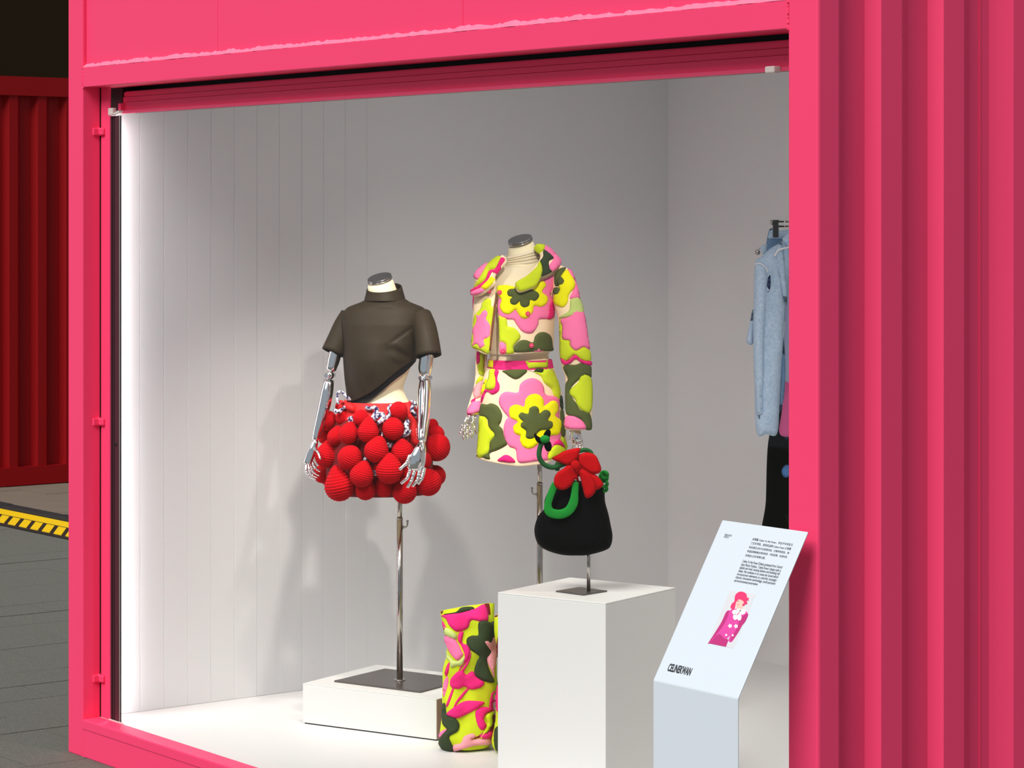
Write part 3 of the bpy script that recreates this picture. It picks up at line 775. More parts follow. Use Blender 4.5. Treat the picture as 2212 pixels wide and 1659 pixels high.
for v_ in tb.data.vertices:
    w = v_.co + ct.location; dv = w - CAM; D_ = dv.dot(FV)
    if D_ > DA: continue
    x = HX + dv.dot(RV) / D_ * F; y = HY - dv.z / D_ * F
    for (x0, y0), (x1, y1), am, wd in CREASE:
        t = max(0, min(1, ((x - x0) * (x1 - x0) + (y - y0) * (y1 - y0)) / ((x1 - x0) ** 2 + (y1 - y0) ** 2)))
        dd = math.hypot(x - x0 - t * (x1 - x0), y - y0 - t * (y1 - y0))
        v_.co -= FV * (am * math.exp(-(dd / wd) ** 2) * math.sin(math.pi * (.15 + .7 * t)))
ln = loft('lining', [(735, 744, 912, .76), (775, 746, 900, .80), (820, 750, 886, .80), (870, 754, 880, .78)], DA, M['lining'], ct, n=64, nr=12, hem=lambda x: hemA(x) + 15 * max(0, min(1, (x - 762) / 20)) * max(0, min(1, (905 - x) / 30)), sub=0)
loft('collar', [(621, 793, 867, .95), (634, 791, 871, .95), (650, 787, 876, .95)], DA, M['satin'], ct, nr=6, solid=.003, tl=-3, tf=9)
tube('sleeve', [P(908, 684, DA - .03), P(916, 706, DA - .055), P(922, 735, DA - .08), P(926, 769, DA - .095)], [24 * ka, 25 * ka, 25.5 * ka, 27 * ka], M['satin'], ct, 28, 5, False, solid=.0025)
tube('sleeve', [P(757, 682, DA + .03), P(744, 705, DA + .02), P(732, 732, DA + .01), P(719, 762, DA)], [22 * ka, 23 * ka, 23.5 * ka, 24.5 * ka], M['satin'], ct, 28, 5, False, solid=.0025)
bb = surf(tb)
tube('dart_seam', [bb.ray_cast(CAM, (P(x, y, 1) - CAM).normalized())[0] for x, y in ((848, 736), (860, 728), (874, 718), (888, 708))], [.0006, .0013, .0014, .0008], M['satin'], ct, 6, 3)
# pompom skirt
ps = root('pompom_skirt', P(825, 1080, DA), 'red mini skirt covered in crocheted red balls on the left mannequin', 'skirt')
sk = loft('skirt_base', [(868, 748, 886, .80), (885, 738, 902, .8), (930, 716, 925, .8), (990, 705, 935, .8), (1050, 706, 932, .8), (1066, 710, 928, .8)], DA, M['darkred'], ps, n=48, nr=18, solid=.003)
wb = loft('waistband', [(867, 747, 887, .82), (880, 741, 898, .82), (905, 727, 911, .82)], DA - .0, M['redcloth'], ps, n=48, nr=6, solid=.002)
bs = surf(sk, wb)
def pom_mesh(i, tip, nr_=90, seg=40, freq=17):
    vs = []; fs = []
    for j in range(nr_ + 1):
        t = math.pi * j / nr_
        r = 1 + .026 * math.cos(t * freq * 2)
        for q in range(seg):
            p_ = 2 * math.pi * q / seg
            rr = r + (.012 * math.cos(q * math.pi) if 3 < j < nr_ - 3 else 0) * (1 if (j // 2) % 2 else -1)
            s_, c_ = math.sin(t), math.cos(t)
            zf = 1 + tip * max(0, c_) ** 4
            vs.append((rr * s_ * math.cos(p_) * (1 - .25 * tip * max(0, c_)), rr * s_ * math.sin(p_) * (1 - .25 * tip * max(0, c_)), rr * c_ * zf))
    for j in range(nr_):
        for q in range(seg):
            q2 = (q + 1) % seg; fs.append((j * seg + q, (j + 1) * seg + q, (j + 1) * seg + q2, j * seg + q2))
    me = bpy.data.meshes.new('pompom'); me.from_pydata(vs, [], fs); me.update()
    me.polygons.foreach_set('use_smooth', [True] * len(me.polygons)); me.materials.append(M['redyarn']); return me
poms = [pom_mesh(0, .05), pom_mesh(1, .28), pom_mesh(2, .42, freq=16)]
# zoom x, y, radius, extra depth, mesh, axis tilt right, axis tilt to viewer
POM = [(450, 400, 126, 0, 0, -.5, .4), (640, 365, 88, .02, 0, .7, .2), (872, 368, 100, -.01, 0, .3, .5), (560, 605, 112, .015, 1, .25, .1), (712, 568, 124, -.02, 1, .3, .1),
       (962, 540, 134, -.02, 2, .05, .0), (1275, 505, 135, -.02, 0, 0, -.4), (1345, 275, 112, -.01, 0, 0, .9), (440, 842, 148, -.01, 2, .2, .1), (732, 868, 150, -.02, 0, .5, .3),
       (1065, 775, 148, -.025, 1, .35, .2), (1395, 795, 140, -.01, 1, -.1, .4), (1825, 740, 168, .0, 0, .8, .1), (1765, 462, 82, .05, 0, .4, .1), (880, 1085, 146, -.03, 1, .3, .1),
       (1228, 1022, 165, -.03, 1, 0, .1), (600, 1222, 184, -.02, 2, -.2, .05), (385, 1070, 112, .02, 0, .3, .2), (930, 1265, 130, .01, 0, .2, .1), (1160, 1235, 120, .02, 0, -.3, .2),
       (1420, 1290, 150, -.01, 1, .4, .1), (1715, 1175, 166, -.01, 0, -.3, .3), (410, 610, 82, .03, 0, .3, .1), (1500, 1060, 128, .0, 0, .2, .2), (690, 1000, 95, .04, 0, 0, .1),
       (1120, 1000, 105, .03, 0, 0, 0), (620, 225, 72, .03, 0, .2, .2), (1640, 900, 120, .03, 0, 0, .2), (1280, 1190, 110, .03, 0, 0, 0)]
for i, (x, y, r, dd, mi, tx, tv) in enumerate(POM):
    px, py = 630 + x / 5.82, 840 + y / 5.82; rr = r / 5.82 * ka
    dr = (P(px, py, 1) - CAM).normalized(); h = bs.ray_cast(CAM, dr)[0]
    D = ((h - CAM).dot(FV) if h else DA - .02 + .04 * min(1, abs(px - 825) / 140)) - rr * .62 + dd
    o = bpy.data.objects.new('pompom', poms[mi]); COL.objects.link(o); o.parent = ps
    ax = (ZV + RV * tx - FV * tv).normalized()
    o.rotation_euler = ax.to_track_quat('Z', 'Y').to_euler(); o.scale = (rr,) * 3
    o.location = P(px, py, D) - ps.location
# hidden back of the skirt: a few balls behind
for i in range(9):
    ph_ = math.pi * (.06 + .88 * i / 8); cx = 825 + 118 * math.cos(ph_)
    for py, rr_ in ((940, .027), (1030, .031)):
        o = bpy.data.objects.new('pompom', poms[i % 3]); COL.objects.link(o); o.parent = ps; o.scale = (rr_,) * 3
        o.location = P(cx, py, DA) + FV * (.155 * math.sin(ph_)) - ps.location; o.rotation_euler = (i, i * 2, 0)
# red pleat strap with white marks near the chrome arm
patch('red_strap', [(1455, 330), (1500, 310), (1560, 420), (1590, 560), (1600, 700), (1520, 690), (1490, 560), (1500, 440)], Z2_, bs, DA, M['redcloth'], ps, lift=.004, puff=.006)
patch('red_strap', [(1440, 180), (1490, 150), (1500, 250), (1480, 320), (1430, 330), (1440, 260)], Z2_, bs, DA, M['redcloth'], ps, lift=.004, puff=.006)
for x, y in ((1545, 520), (1548, 552), (1552, 585), (1556, 622)):
    for dx, dy, w, h in ((-8, -6, 14, 5), (4, -2, 6, 12), (-6, 8, 13, 5)):
        patch('white_mark', [(x + dx, y + dy), (x + dx + w, y + dy + 1), (x + dx + w, y + dy + h), (x + dx, y + dy + h)], Z2_, bs, DA, M['paper'], ps, lift=.0115, puff=.0006, step=8, wall=.001, sharp=True)
patch('red_petal', [(540, 220), (580, 180), (660, 165), (690, 180), (700, 230), (640, 280), (560, 270)], Z2_, bs, DA, M['redcloth'], ps, lift=.012, puff=.01)
patch('red_petal', [(690, 165), (760, 180), (810, 240), (790, 300), (720, 280), (700, 220)], Z2_, bs, DA, M['redcloth'], ps, lift=.010, puff=.01)
YC = [([(590, 190, 0), (575, 110, 0), (590, 45, 0), (640, 50, 0), (700, 110, .0), (730, 140, .01)], 14), ([(530, 270, 0), (600, 285, -.01), (640, 250, -.01), (690, 225, -.01), (730, 245, 0)], 17),
      ([(930, 232, 0), (980, 250, 0), (1040, 235, -.01), (1075, 270, -.01), (1040, 330, -.015), (1000, 390, -.01)], 18), ([(1010, 400, -.02), (1060, 360, -.03), (1110, 320, -.02), (1150, 330, -.02), (1140, 390, -.03), (1090, 430, -.02)], 20),
      ([(1090, 430, -.02), (1150, 420, -.02), (1190, 370, -.02), (1240, 310, -.01), (1220, 240, -.01), (1270, 200, -.01)], 16), ([(725, 380, -.01), (755, 370, -.015), (760, 405, -.015), (730, 415, -.01)], 18),
      ([(1500, 160, 0), (1550, 180, -.01), (1580, 190, 0)], 14), ([(1510, 170, 0), (1520, 220, -.01), (1510, 270, -.01), (1545, 320, -.01), (1570, 350, 0)], 17), ([(1460, 405, -.01), (1440, 460, -.02), (1450, 520, -.02), (1400, 580, -.01), (1440, 570, -.01), (1480, 530, 0)], 21),
      ([(1210, 680, .0), (1230, 730, 0), (1270, 690, 0)], 15), ([(910, 905, 0), (930, 880, -.01), (960, 900, 0), (930, 915, 0)], 16), ([(1145, 545, -.02), (1130, 610, -.02)], 8), ([(1040, 1030, -.01), (1055, 1090, -.01)], 14)]
for pts, r in YC:
    w = []
    for x, y, dd in pts:
        px, py = 630 + x / 5.82, 840 + y / 5.82; h = bs.ray_cast(CAM, (P(px, py, 1) - CAM).normalized())[0]
        D = (h - CAM).dot(FV) if h else DA - .06
        w.append(P(px, py, D - .012 + dd))
    path = spline(w, 14) if len(w) > 1 else w
    rad = [1.3 * r / 5.82 * ka * (1.0 + .28 * math.sin(i * 2.2)) for i in range(len(path))]
    tube('yarn_curl', path, rad, M['yarn'], ps, 8, 1)
# ------------------------------------------------------------------ mannequin B: floral suit
DB = 7.95; kb_ = DB / F; Z3 = (980, 490, 6.1444); Z4 = (980, 740, 6.1444)
def zr(rows, z): return [(z[1] + r[0] / z[2], z[0] + r[1] / z[2], z[0] + r[2] / z[2]) + tuple(r[3:]) for r in rows]
cB = P(1166, 1400, DB)
mb = root('mannequin', (cB.x, cB.y, PB), 'headless mannequin with cream turtleneck wearing the pink and green floral suit', 'mannequin')
w_ = (q[1] - q[0]).normalized(); s_ = (q[3] - q[0]).normalized(); c0 = Vector((cB.x, cB.y, 0))
stand(mb, 1166, DB, 960, 1045, PB, [c0 - w_ * .16 - s_ * .13, c0 + w_ * .16 - s_ * .13, c0 + w_ * .16 + s_ * .13, c0 - w_ * .16 + s_ * .13], (1150, 1068, -1))
body = loft('body', zr([(215, 720, 1040, .95), (300, 722, 1075, .95), (420, 690, 1130, .92), (540, 600, 1180, .8), (620, 480, 1300, .62), (760, 400, 1320, .66), (1000, 380, 1300, .72), (1300, 440, 1290, .74), (1560, 480, 1270, .76), (1700, 480, 1250, .76), (1860, 470, 1290, .76), (2100, 430, 1380, .74), (2500, 400, 1400, .74), (2900, 420, 1380, .72)], Z3),
            DB, M['cream'], mb, nr=56, capt=True, capb=True, tl=-9, tf=8)
capdisc(mb, P(1124, 520, DB), (ZV + RV * -.24 + FV * -.34), 26.5 * kb_)
# cream turtleneck
tn = root('turtleneck', P(1125, 600, DB), 'cream turtleneck with a scrunched collar under the floral jacket', 'top')
loft('neck_roll', zr([(325, 690, 1150, .95), (335, 662, 1166, .95), (352, 655, 1170, .96), (368, 672, 1156, .93), (384, 664, 1164, .96), (402, 682, 1146, .92), (424, 672, 1156, .95), (446, 690, 1138, .92), (470, 682, 1146, .95), (496, 698, 1132, .92), (520, 690, 1134, .93), (548, 676, 1120, .9)], Z3), DB, M['knit'], tn, n=64, nr=60, solid=.003, wr=.006, ws=22, tl=-12, tf=4)
loft('yoke', zr([(520, 660, 1130, .9), (560, 590, 1200, .8), (640, 480, 1320, .66), (760, 420, 1330, .69), (900, 400, 1320, .72), (1200, 420, 1310, .76), (1500, 460, 1290, .78), (1690, 470, 1265, .79)], Z3), DB, M['knit'], tn, n=56, nr=26, solid=.002, wr=.002)
# jacket
jk = root('floral_jacket', P(1120, 765, DB), 'cropped padded jacket with pink, lime and olive flowers on the right mannequin', 'jacket')
SL = [(440, 690, 1140), (520, 600, 1090), (650, 538, 960), (740, 548, 830), (768, 556, 800), (784, 558, 592), (930, 555, 595), (1100, 525, 597), (1400, 492, 605), (1700, 468, 616)]
def slitB(py):
    y = (py - 490) * 6.1444; return 980 + interp(SL, y, 1) / 6.1444, 980 + interp(SL, y, 2) / 6.1444
HB = [(200, 1580), (235, 1590), (330, 1640), (450, 1690), (475, 1660), (615, 1685), (900, 1662), (1310, 1650), (1400, 1600)]
def hemB(px):
    x = (px - 980) * 6.1444; return 490 + interp([(a, b) for a, b in HB], x, 1) / 6.1444
JR = zr([(470, 560, 1240, .86), (520, 430, 1370, .72), (570, 345, 1430, .66), (640, 310, 1400, .70), (760, 295, 1350, .78), (900, 285, 1340, .82), (1180, 265, 1335, .86), (1400, 250, 1325, .86), (1560, 236, 1318, .86), (1700, 240, 1310, .84)], Z3)
jb = loft('jacket_body', JR,
          DB, M['crm'], jk, n=72, nr=40, hem=hemB, slit=slitB, solid=.006, sub=1, wr=.003)
# sleeves
sr = loft('sleeve', zr([(530, 1400, 1545, .95, -.03), (590, 1345, 1580, .95, -.035), (750, 1322, 1640, .95, -.05), (1000, 1325, 1690, .9, -.06), (1190, 1385, 1728, .9, -.07), (1450, 1408, 1775, .9, -.08), (1659, 1410, 1808, .9, -.085), (1850, 1445, 1815, .85, -.085), (1990, 1488, 1818, .85, -.09),
                          (2240, 1486, 1830, .85, -.10), (2540, 1480, 1826, .85, -.11), (2690, 1482, 1834, .85, -.115)], Z3), DB, M['crm'], jk, n=32, nr=40, solid=.004, wr=.006, ws=20, tl=30 / 6, label=None)
sf = loft('sleeve', zr([(600, 300, 470, .9, .05), (900, 262, 420, .9, .06), (1180, 262, 430, .9, .06), (1660, 300, 440, .85, .05), (1900, 306, 430, .85, .04), (2040, 290, 420, .85, .03), (2180, 255, 400, .85, .02), (2330, 212, 390, .85, .01), (2490, 172, 370, .85, .0)], Z3), DB, M['crm'], jk, n=32, nr=34, solid=.004, wr=.006, ws=20)
jc = loft('projection_form', JR, DB, M['crm'], None, n=72, nr=40, hem=lambda x: hemB(x) + 6, solid=.006, sub=1, wr=.003); bj = surf(jc); bpy.data.objects.remove(jc)
bsr = surf(sr); bsf = surf(sf)
def pz(name, pts, m, bvh, z=Z3, lift=.001, puff=.0045, **kw): return patch(name, pts, z, bvh, DB, M[m], jk, lift=lift, puff=puff, **kw)
N_ = 'flower_patch'
pz(N_, [(596, 960), (700, 900), (1000, 800), (1210, 690), (1325, 650), (1345, 760), (1285, 900), (1318, 960), (1328, 1180), (1240, 1222), (1135, 1232), (1120, 1300), (1055, 1400), (980, 1416), (900, 1380), (830, 1290), (790, 1232), (700, 1225), (600, 1172)], 'lpink', bj)
pz('petal_patch', [(1262, 985), (1318, 962), (1328, 1180), (1236, 1222), (1230, 1110)], 'hotpink', bj, lift=.0025)
pz(N_, [(590, 795), (700, 775), (810, 795), (960, 800), (1130, 735), (1180, 716), (1210, 780), (1160, 860), (1230, 930), (1220, 1010), (1150, 1062), (1060, 1052), (1040, 1130), (960, 1215), (890, 1200), (842, 1135), (820, 1100), (740, 1160), (660, 1140), (620, 1060), (640, 970), (595, 900)], 'yell', bj, lift=.0062)
pz(N_, [(720, 872), (750, 832), (830, 822), (930, 800), (1060, 850), (1108, 890), (1104, 940), (1060, 985), (1002, 970), (990, 1040), (930, 1070), (880, 1040), (872, 990), (820, 1035), (762, 1020), (756, 962), (782, 935), (732, 918)], 'olive', bj, lift=.0112, puff=.0035)
pz('petal_patch', [(602, 1180), (640, 1176), (700, 1222), (720, 1318), (800, 1340), (870, 1410), (880, 1480), (795, 1585), (800, 1672), (690, 1680), (690, 1570), (640, 1530), (612, 1520)], 'lime', bj, lift=.002)
pz('petal_patch', [(800, 1592), (880, 1512), (960, 1502), (1050, 1532), (1080, 1452), (1140, 1402), (1220, 1402), (1290, 1462), (1308, 1580), (1308, 1645), (1150, 1650), (815, 1662)], 'olive', bj, lift=.002)
pz('petal_patch', [(614, 1540), (660, 1532), (700, 1582), (694, 1672), (620, 1684)], 'lpink', bj, lift=.004)
pz('petal_patch', [(1060, 1652), (1090, 1610), (1150, 1610), (1180, 1648)], 'lpink', bj, lift=.004)
pz('petal_patch', [(1330, 660), (1352, 760), (1300, 880), (1290, 840), (1310, 740)], 'crm', bj, lift=.004)
# left flap
pz('petal_patch', [(360, 1080), (380, 1010), (430, 955), (490, 965), (500, 1050), (530, 1100), (500, 1380), (478, 1640), (440, 1680), (340, 1635), (238, 1585), (250, 1400), (270, 1200), (300, 1150)], 'lime', bj, lift=.001)
pz(N_, [(312, 1152), (352, 1172), (396, 1112), (450, 1102), (470, 1150), (452, 1222), (492, 1290), (482, 1460), (424, 1500), (432, 1570), (362, 1620), (322, 1560), (262, 1590), (276, 1470), (262, 1380), (312, 1250)], 'lpink', bj, lift=.004)
# right sleeve
SP = [('petal_patch', [(1400, 560), (1490, 545), (1430, 650), (1392, 780), (1345, 770), (1340, 650)], 'olive', 0), (N_, [(1435, 640), (1505, 575), (1590, 700), (1602, 800), (1532, 890), (1512, 1000), (1460, 1062), (1400, 1052), (1332, 1000), (1348, 900), (1400, 850), (1400, 740)], 'yell', .002),
      ('petal_patch', [(1515, 560), (1568, 585), (1640, 800), (1662, 942), (1540, 950), (1592, 820), (1562, 700), (1500, 630)], 'lpink', .001), ('petal_patch', [(1552, 965), (1662, 950), (1712, 1150), (1560, 1192), (1405, 1205), (1530, 1112)], 'pgreen', .002),
      ('petal_patch', [(1610, 945), (1650, 930), (1665, 950), (1640, 1005)], 'hotpink', .003), ('petal_patch', [(1410, 1240), (1440, 1250), (1450, 1330), (1450, 1480), (1540, 1510), (1550, 1580), (1620, 1640), (1720, 1592), (1800, 1640), (1812, 1780), (1700, 1770), (1600, 1700), (1500, 1780), (1420, 1720), (1412, 1500)], 'lime', .001),
      (N_, [(1432, 1232), (1540, 1192), (1582, 1122), (1650, 1112), (1722, 1160), (1770, 1450), (1792, 1640), (1722, 1592), (1622, 1640), (1552, 1580), (1542, 1512), (1452, 1482), (1452, 1330)], 'lpink', .003)]
for nm, pts, m, l in SP: pz(nm, pts, m, bsr, Z3, .001 + l)
for cx, cy, r in ((1430, 732, 54), (1378, 855, 48)):
    pz('flower_dot', [(cx + r * math.cos(a), cy + r * 1.1 * math.sin(a)) for a in np.linspace(0, 2 * math.pi, 10, False)], 'olive', bsr, Z3, .005)
SQ = [('petal_patch', [(1432, 180), (1500, 242), (1560, 205), (1612, 160), (1700, 232), (1814, 250), (1814, 305), (1700, 272), (1620, 215), (1550, 272), (1480, 292), (1440, 250)], 'hotpink', .003),
      ('petal_patch', [(1462, 315), (1620, 292), (1700, 272), (1818, 320), (1820, 460), (1742, 430), (1652, 500), (1562, 600), (1552, 690), (1622, 800), (1682, 900), (1800, 940), (1828, 1140), (1752, 1150), (1682, 1022), (1540, 972), (1492, 900), (1490, 570), (1520, 480)], 'olive', .001),
      ('petal_patch', [(1560, 622), (1650, 532), (1682, 452), (1742, 426), (1818, 500), (1828, 800), (1790, 930), (1700, 900), (1640, 830), (1610, 750), (1550, 690)], 'lime', .003),
      ('petal_patch', [(1492, 1005), (1530, 972), (1620, 986), (1712, 1052), (1748, 1140), (1640, 1150), (1490, 1125)], 'lpink', .003)]
for nm, pts, m, l in SQ: pz(nm, pts, m, bsr, Z4, .001 + l)
# left sleeve
SW = [('petal_patch', [(265, 900), (330, 910), (320, 1100), (268, 1180)], 'hotpink', Z3), ('petal_patch', [(310, 130), (355, 150), (350, 240), (312, 290)], 'hotpink', Z4), ('petal_patch', [(350, 150), (410, 150), (400, 330), (420, 440), (340, 420), (318, 300), (350, 260)], 'lime', Z4),
      ('petal_patch', [(345, 450), (395, 470), (360, 520), (300, 560), (310, 500)], 'lime', Z4), ('petal_patch', [(262, 640), (300, 560), (380, 500), (365, 640), (350, 720), (280, 740)], 'ppink', Z4), ('petal_patch', [(238, 770), (290, 735), (280, 790), (240, 800)], 'hotpink', Z4),
      ('petal_patch', [(240, 800), (290, 785), (355, 780), (350, 915), (180, 940)], 'lpink', Z4), ('petal_patch', [(180, 950), (200, 920), (240, 935), (230, 965)], 'hotpink', Z4), ('petal_patch', [(270, 925), (345, 905), (345, 950), (270, 945)], 'yell', Z4)]
for nm, pts, m, z in SW: pz(nm, pts, m, bsf, z, .002)
# collar, standing off the chest on a cone around the neck
cone = loft('cone', zr([(230, 640, 1190, 1.0), (330, 560, 1270, 1.0), (480, 400, 1410, .88), (620, 270, 1460, .82), (760, 235, 1420, .86), (930, 230, 1380, .95)], Z3), DB - .012, M['crm'], None, nr=24)
bc = surf(cone); bpy.data.objects.remove(cone)
CK = dict(lift=.0, puff=.005, wall=.010)
def cz(pts, m, lift=0., name='collar_patch'): return patch(name, pts, Z3, bc, DB, M[m], jk, lift=lift * 2.2, puff=.005, wall=.011)
cz([(1085, 245), (1200, 258), (1320, 300), (1425, 392), (1424, 430), (1392, 520), (1300, 612), (1130, 685), (1090, 790), (990, 840), (860, 862), (818, 745), (960, 652), (1080, 522), (1142, 440), (1172, 345)], 'crm', 0, 'collar_leaf')
cz([(822, 748), (962, 655), (1090, 540), (1132, 470), (1166, 560), (1152, 645), (1090, 775), (980, 832), (868, 855)], 'lime', .003)
cz([(1186, 318), (1248, 362), (1310, 430), (1250, 470), (1258, 560), (1290, 602), (1172, 655), (1156, 640), (1168, 560), (1138, 470), (1180, 400)], 'dolive', .003)
cz([(1192, 262), (1290, 290), (1420, 398), (1388, 520), (1292, 600), (1252, 525), (1312, 432), (1244, 368), (1182, 310)], 'lpink', .003)
cz([(1086, 246), (1190, 256), (1176, 330), (1120, 300)], 'lime', .003)
cz([(242, 872), (262, 918), (340, 905), (440, 840), (532, 752), (530, 650), (590, 560), (686, 445), (650, 372), (600, 400), (480, 480), (335, 580), (286, 668), (300, 790)], 'crm', 0, 'collar_leaf')
cz([(286, 668), (332, 582), (450, 492), (442, 556), (382, 642), (338, 702)], 'lpink', .003)
cz([(292, 802), (382, 642), (480, 492), (600, 402), (636, 440), (560, 560), (482, 592), (442, 690), (360, 765)], 'lime', .003)
cz([(250, 838), (360, 772), (440, 698), (482, 598), (556, 572), (600, 500), (640, 425), (684, 442), (600, 552), (550, 612), (520, 610), (470, 700), (380, 800), (270, 862)], 'hotpink', .003)
cz([(380, 808), (470, 712), (520, 662), (528, 740), (440, 830)], 'yell', .003)
cz([(246, 874), (285, 850), (380, 812), (420, 840), (340, 898), (266, 912)], 'lpink', .003)
# buttons
for z, x, y, bvh_ in ((Z3, 628, 876, bj), (Z3, 972, 1155, bj), (Z3, 1014, 1572, bj), (Z4, 664, 108, bj), (Z3, 496, 860, bj)):
    px, py = z[0] + x / z[2], z[1] + y / z[2]; dr = (P(px, py, 1) - CAM).normalized(); h = bvh_.ray_cast(CAM, dr)
    if h[0] is None: h = bvh_.find_nearest(P(px, py, DB - .1))
    nn_ = h[1] if h[1].dot(dr) < 0 else -h[1]
    c = h[0] + nn_ * .009
    bt = cyl('button', c, c + nn_ * .004, .0075, M['button'], jk, 20, .0012)
    ball('button_centre', c + nn_ * .0045, .0028, M['lpink'], bt, n=10, k=6)
M['brown'] = mat('brown_facing', (126, 66, 40), .8)
tube('front_facing', [bj.ray_cast(CAM, (P(980 + x / 6.1444 + .5, 490 + y / 6.1444, 1) - CAM).normalized())[0] for x, y in ((568, 930), (545, 1060), (520, 1250), (498, 1440), (478, 1640))], [.002, .003, .0035, .0035, .003], M['brown'], jk, 8, 3)
# chrome hands of B
hand(mb, None, [(1246, 918, 9, -.11), (1245, 930, 10, -.115), (1246, 944, 11, -.12), (1247, 952, 10, -.12)],
     [[(1238, 950, -.125), (1240, 962, -.14), (1236, 974, -.15)], [(1244, 952, -.12), (1247, 964, -.135), (1245, 976, -.145)], [(1250, 952, -.115), (1253, 963, -.13), (1252, 974, -.14)], [(1256, 950, -.11), (1258, 960, -.12), (1258, 970, -.13)],
      [(1236, 925, -.13), (1231, 938, -.14), (1230, 952, -.145)]], DB, fr=2.8)
h4 = hand(mb, None, [(1022, 885, 9, .0), (1019, 897, 10, -.005), (1016, 908, 10.5, -.01), (1013, 918, 9, -.01)],
     [[(1006, 915, -.02), (1003, 928, -.03), (1001, 943, -.035)], [(1011, 918, -.015), (1009, 932, -.03), (1010, 948, -.035)], [(1017, 918, -.01), (1017, 932, -.025), (1020, 947, -.03)], [(1023, 914, 0), (1026, 926, -.01), (1030, 938, -.015)],
      [(1012, 898, -.03), (1005, 908, -.04), (1003, 917, -.045)]], DB, fr=2.8)
# hand jewellery chains hanging at the left cuff
br = root('chain_bracelet', P(1016, 900, DB - .06), 'silver chain bracelet with bead drops at the left cuff of the floral jacket', 'bracelet')
rnd = random.Random(4)
for i in range(9):
    x0 = 1008 + i * 2.6; L_ = rnd.randint(6, 9); px = x0; py = 898 + rnd.uniform(-2, 3)
    pts = [P(px, py, DB - .055)]
    for j in range(L_):
        px += rnd.uniform(-2.6, 1.6) - (1.1 if i < 4 else .2); py += 5.4; pts.append(P(px, py, DB - .058 - .006 * math.sin(j + i)))
    ch = tube('chain', pts, [.0012 + .0007 * (k % 2) for k in range(len(pts))], M['chrome'], br, 6, 2)
    ball('bead_drop', pts[-1], .0052, M['chrome'], ch, n=8, k=6)
    ball('bead_drop', pts[len(pts) // 2], .0036, M['chrome'], ch, n=8, k=6)
# floral skirt
fs_ = root('floral_skirt', P(1120, 1000, DB), 'cream padded mini skirt with a large yellow and pink flower on the right mannequin', 'skirt')
HS = [(290, 1515), (305, 1520), (480, 1552), (700, 1582), (860, 1602), (1050, 1585), (1260, 1560), (1400, 1480), (1500, 1410), (1530, 1400)]
def hemS(px):
    x = (px - 980) * 6.1444; return 740 + interp(HS, x, 1) / 6.1444
KR = zr([(330, 445, 1318, .8), (420, 418, 1350, .8), (500, 396, 1378, .8), (600, 380, 1405, .8), (700, 367, 1428, .8), (900, 356, 1445, .8), (1100, 344, 1468, .8), (1300, 326, 1492, .8), (1500, 305, 1512, .8), (1600, 300, 1520, .8)], Z4)
sb = loft('skirt_body', KR,
          DB, M['crm'], fs_, n=64, nr=34, hem=hemS, solid=.005, wr=.003)
wbd = loft('waistband', zr([(222, 468, 1296, .82), (290, 460, 1308, .82), (352, 446, 1320, .82)], Z4), DB, M['hotpink'], fs_, n=64, nr=6, solid=.005)
kc_ = loft('projection_form', KR, DB, M['crm'], None, n=64, nr=34, hem=lambda x: hemS(x) + 4, solid=.005, sub=1, wr=.003); bsk = surf(kc_); bpy.data.objects.remove(kc_)
bwb = surf(wbd)
def kz(name, pts, m, lift=0., puff=.005): return patch(name, pts, Z4, bsk, DB, M[m], fs_, lift=.001 + lift, puff=puff)
kz(N_, [(622, 700), (700, 652), (850, 662), (880, 560), (942, 500), (1040, 472), (1130, 502), (1192, 582), (1222, 690), (1390, 720), (1402, 800), (1400, 1000), (1420, 1200), (1390, 1330), (1290, 1420), (1250, 1480), (1250, 1555), (1060, 1580), (862, 1590), (822, 1422), (742, 1382), (682, 1282), (662, 1150), (690, 1032), (722, 990), (652, 900), (602, 800)], 'lpink')
kz(N_, [(742, 920), (762, 852), (842, 822), (932, 850), (950, 762), (1000, 702), (1080, 682), (1150, 712), (1186, 780), (1192, 840), (1290, 772), (1360, 802), (1370, 900), (1332, 970), (1400, 1032), (1408, 1120), (1370, 1222), (1260, 1242), (1182, 1320), (1102, 1350), (1060, 1390), (990, 1410), (920, 1380), (880, 1300), (882, 1242), (812, 1200), (796, 1110), (850, 1052), (762, 1000)], 'yell', .0055)
kz(N_, [(862, 970), (900, 926), (980, 945), (1000, 872), (1060, 842), (1110, 872), (1122, 940), (1180, 896), (1240, 906), (1260, 960), (1226, 1030), (1280, 1052), (1285, 1120), (1230, 1160), (1152, 1162), (1100, 1200), (1060, 1262), (1000, 1280), (952, 1252), (956, 1172), (892, 1120), (896, 1062), (920, 1050), (882, 1012)], 'olive', .0105, .004)
kz('petal_patch', [(358, 822), (440, 822), (500, 806), (570, 832), (612, 880), (645, 960), (630, 1050), (606, 1100), (650, 1150), (670, 1250), (715, 1345), (600, 1420), (482, 1470), (482, 1548), (400, 1530), (400, 1482), (470, 1440), (480, 1320), (545, 1232), (470, 1130), (450, 1020), (400, 980), (352, 990)], 'olive')
kz('petal_patch', [(346, 990), (400, 976), (440, 1012), (460, 1100), (545, 1220), (490, 1330), (470, 1440), (420, 1500), (320, 1505), (332, 1200)], 'lime', .001)
kz('petal_patch', [(310, 1490), (380, 1500), (390, 1528), (312, 1515)], 'dolive')
kz('petal_patch', [(562, 362), (602, 382), (586, 432), (582, 500), (610, 560), (600, 640), (520, 690), (440, 652), (384, 780), (366, 798), (372, 720), (420, 622), (482, 640), (540, 610), (560, 540), (556, 470), (542, 400)], 'hotpink', .001)
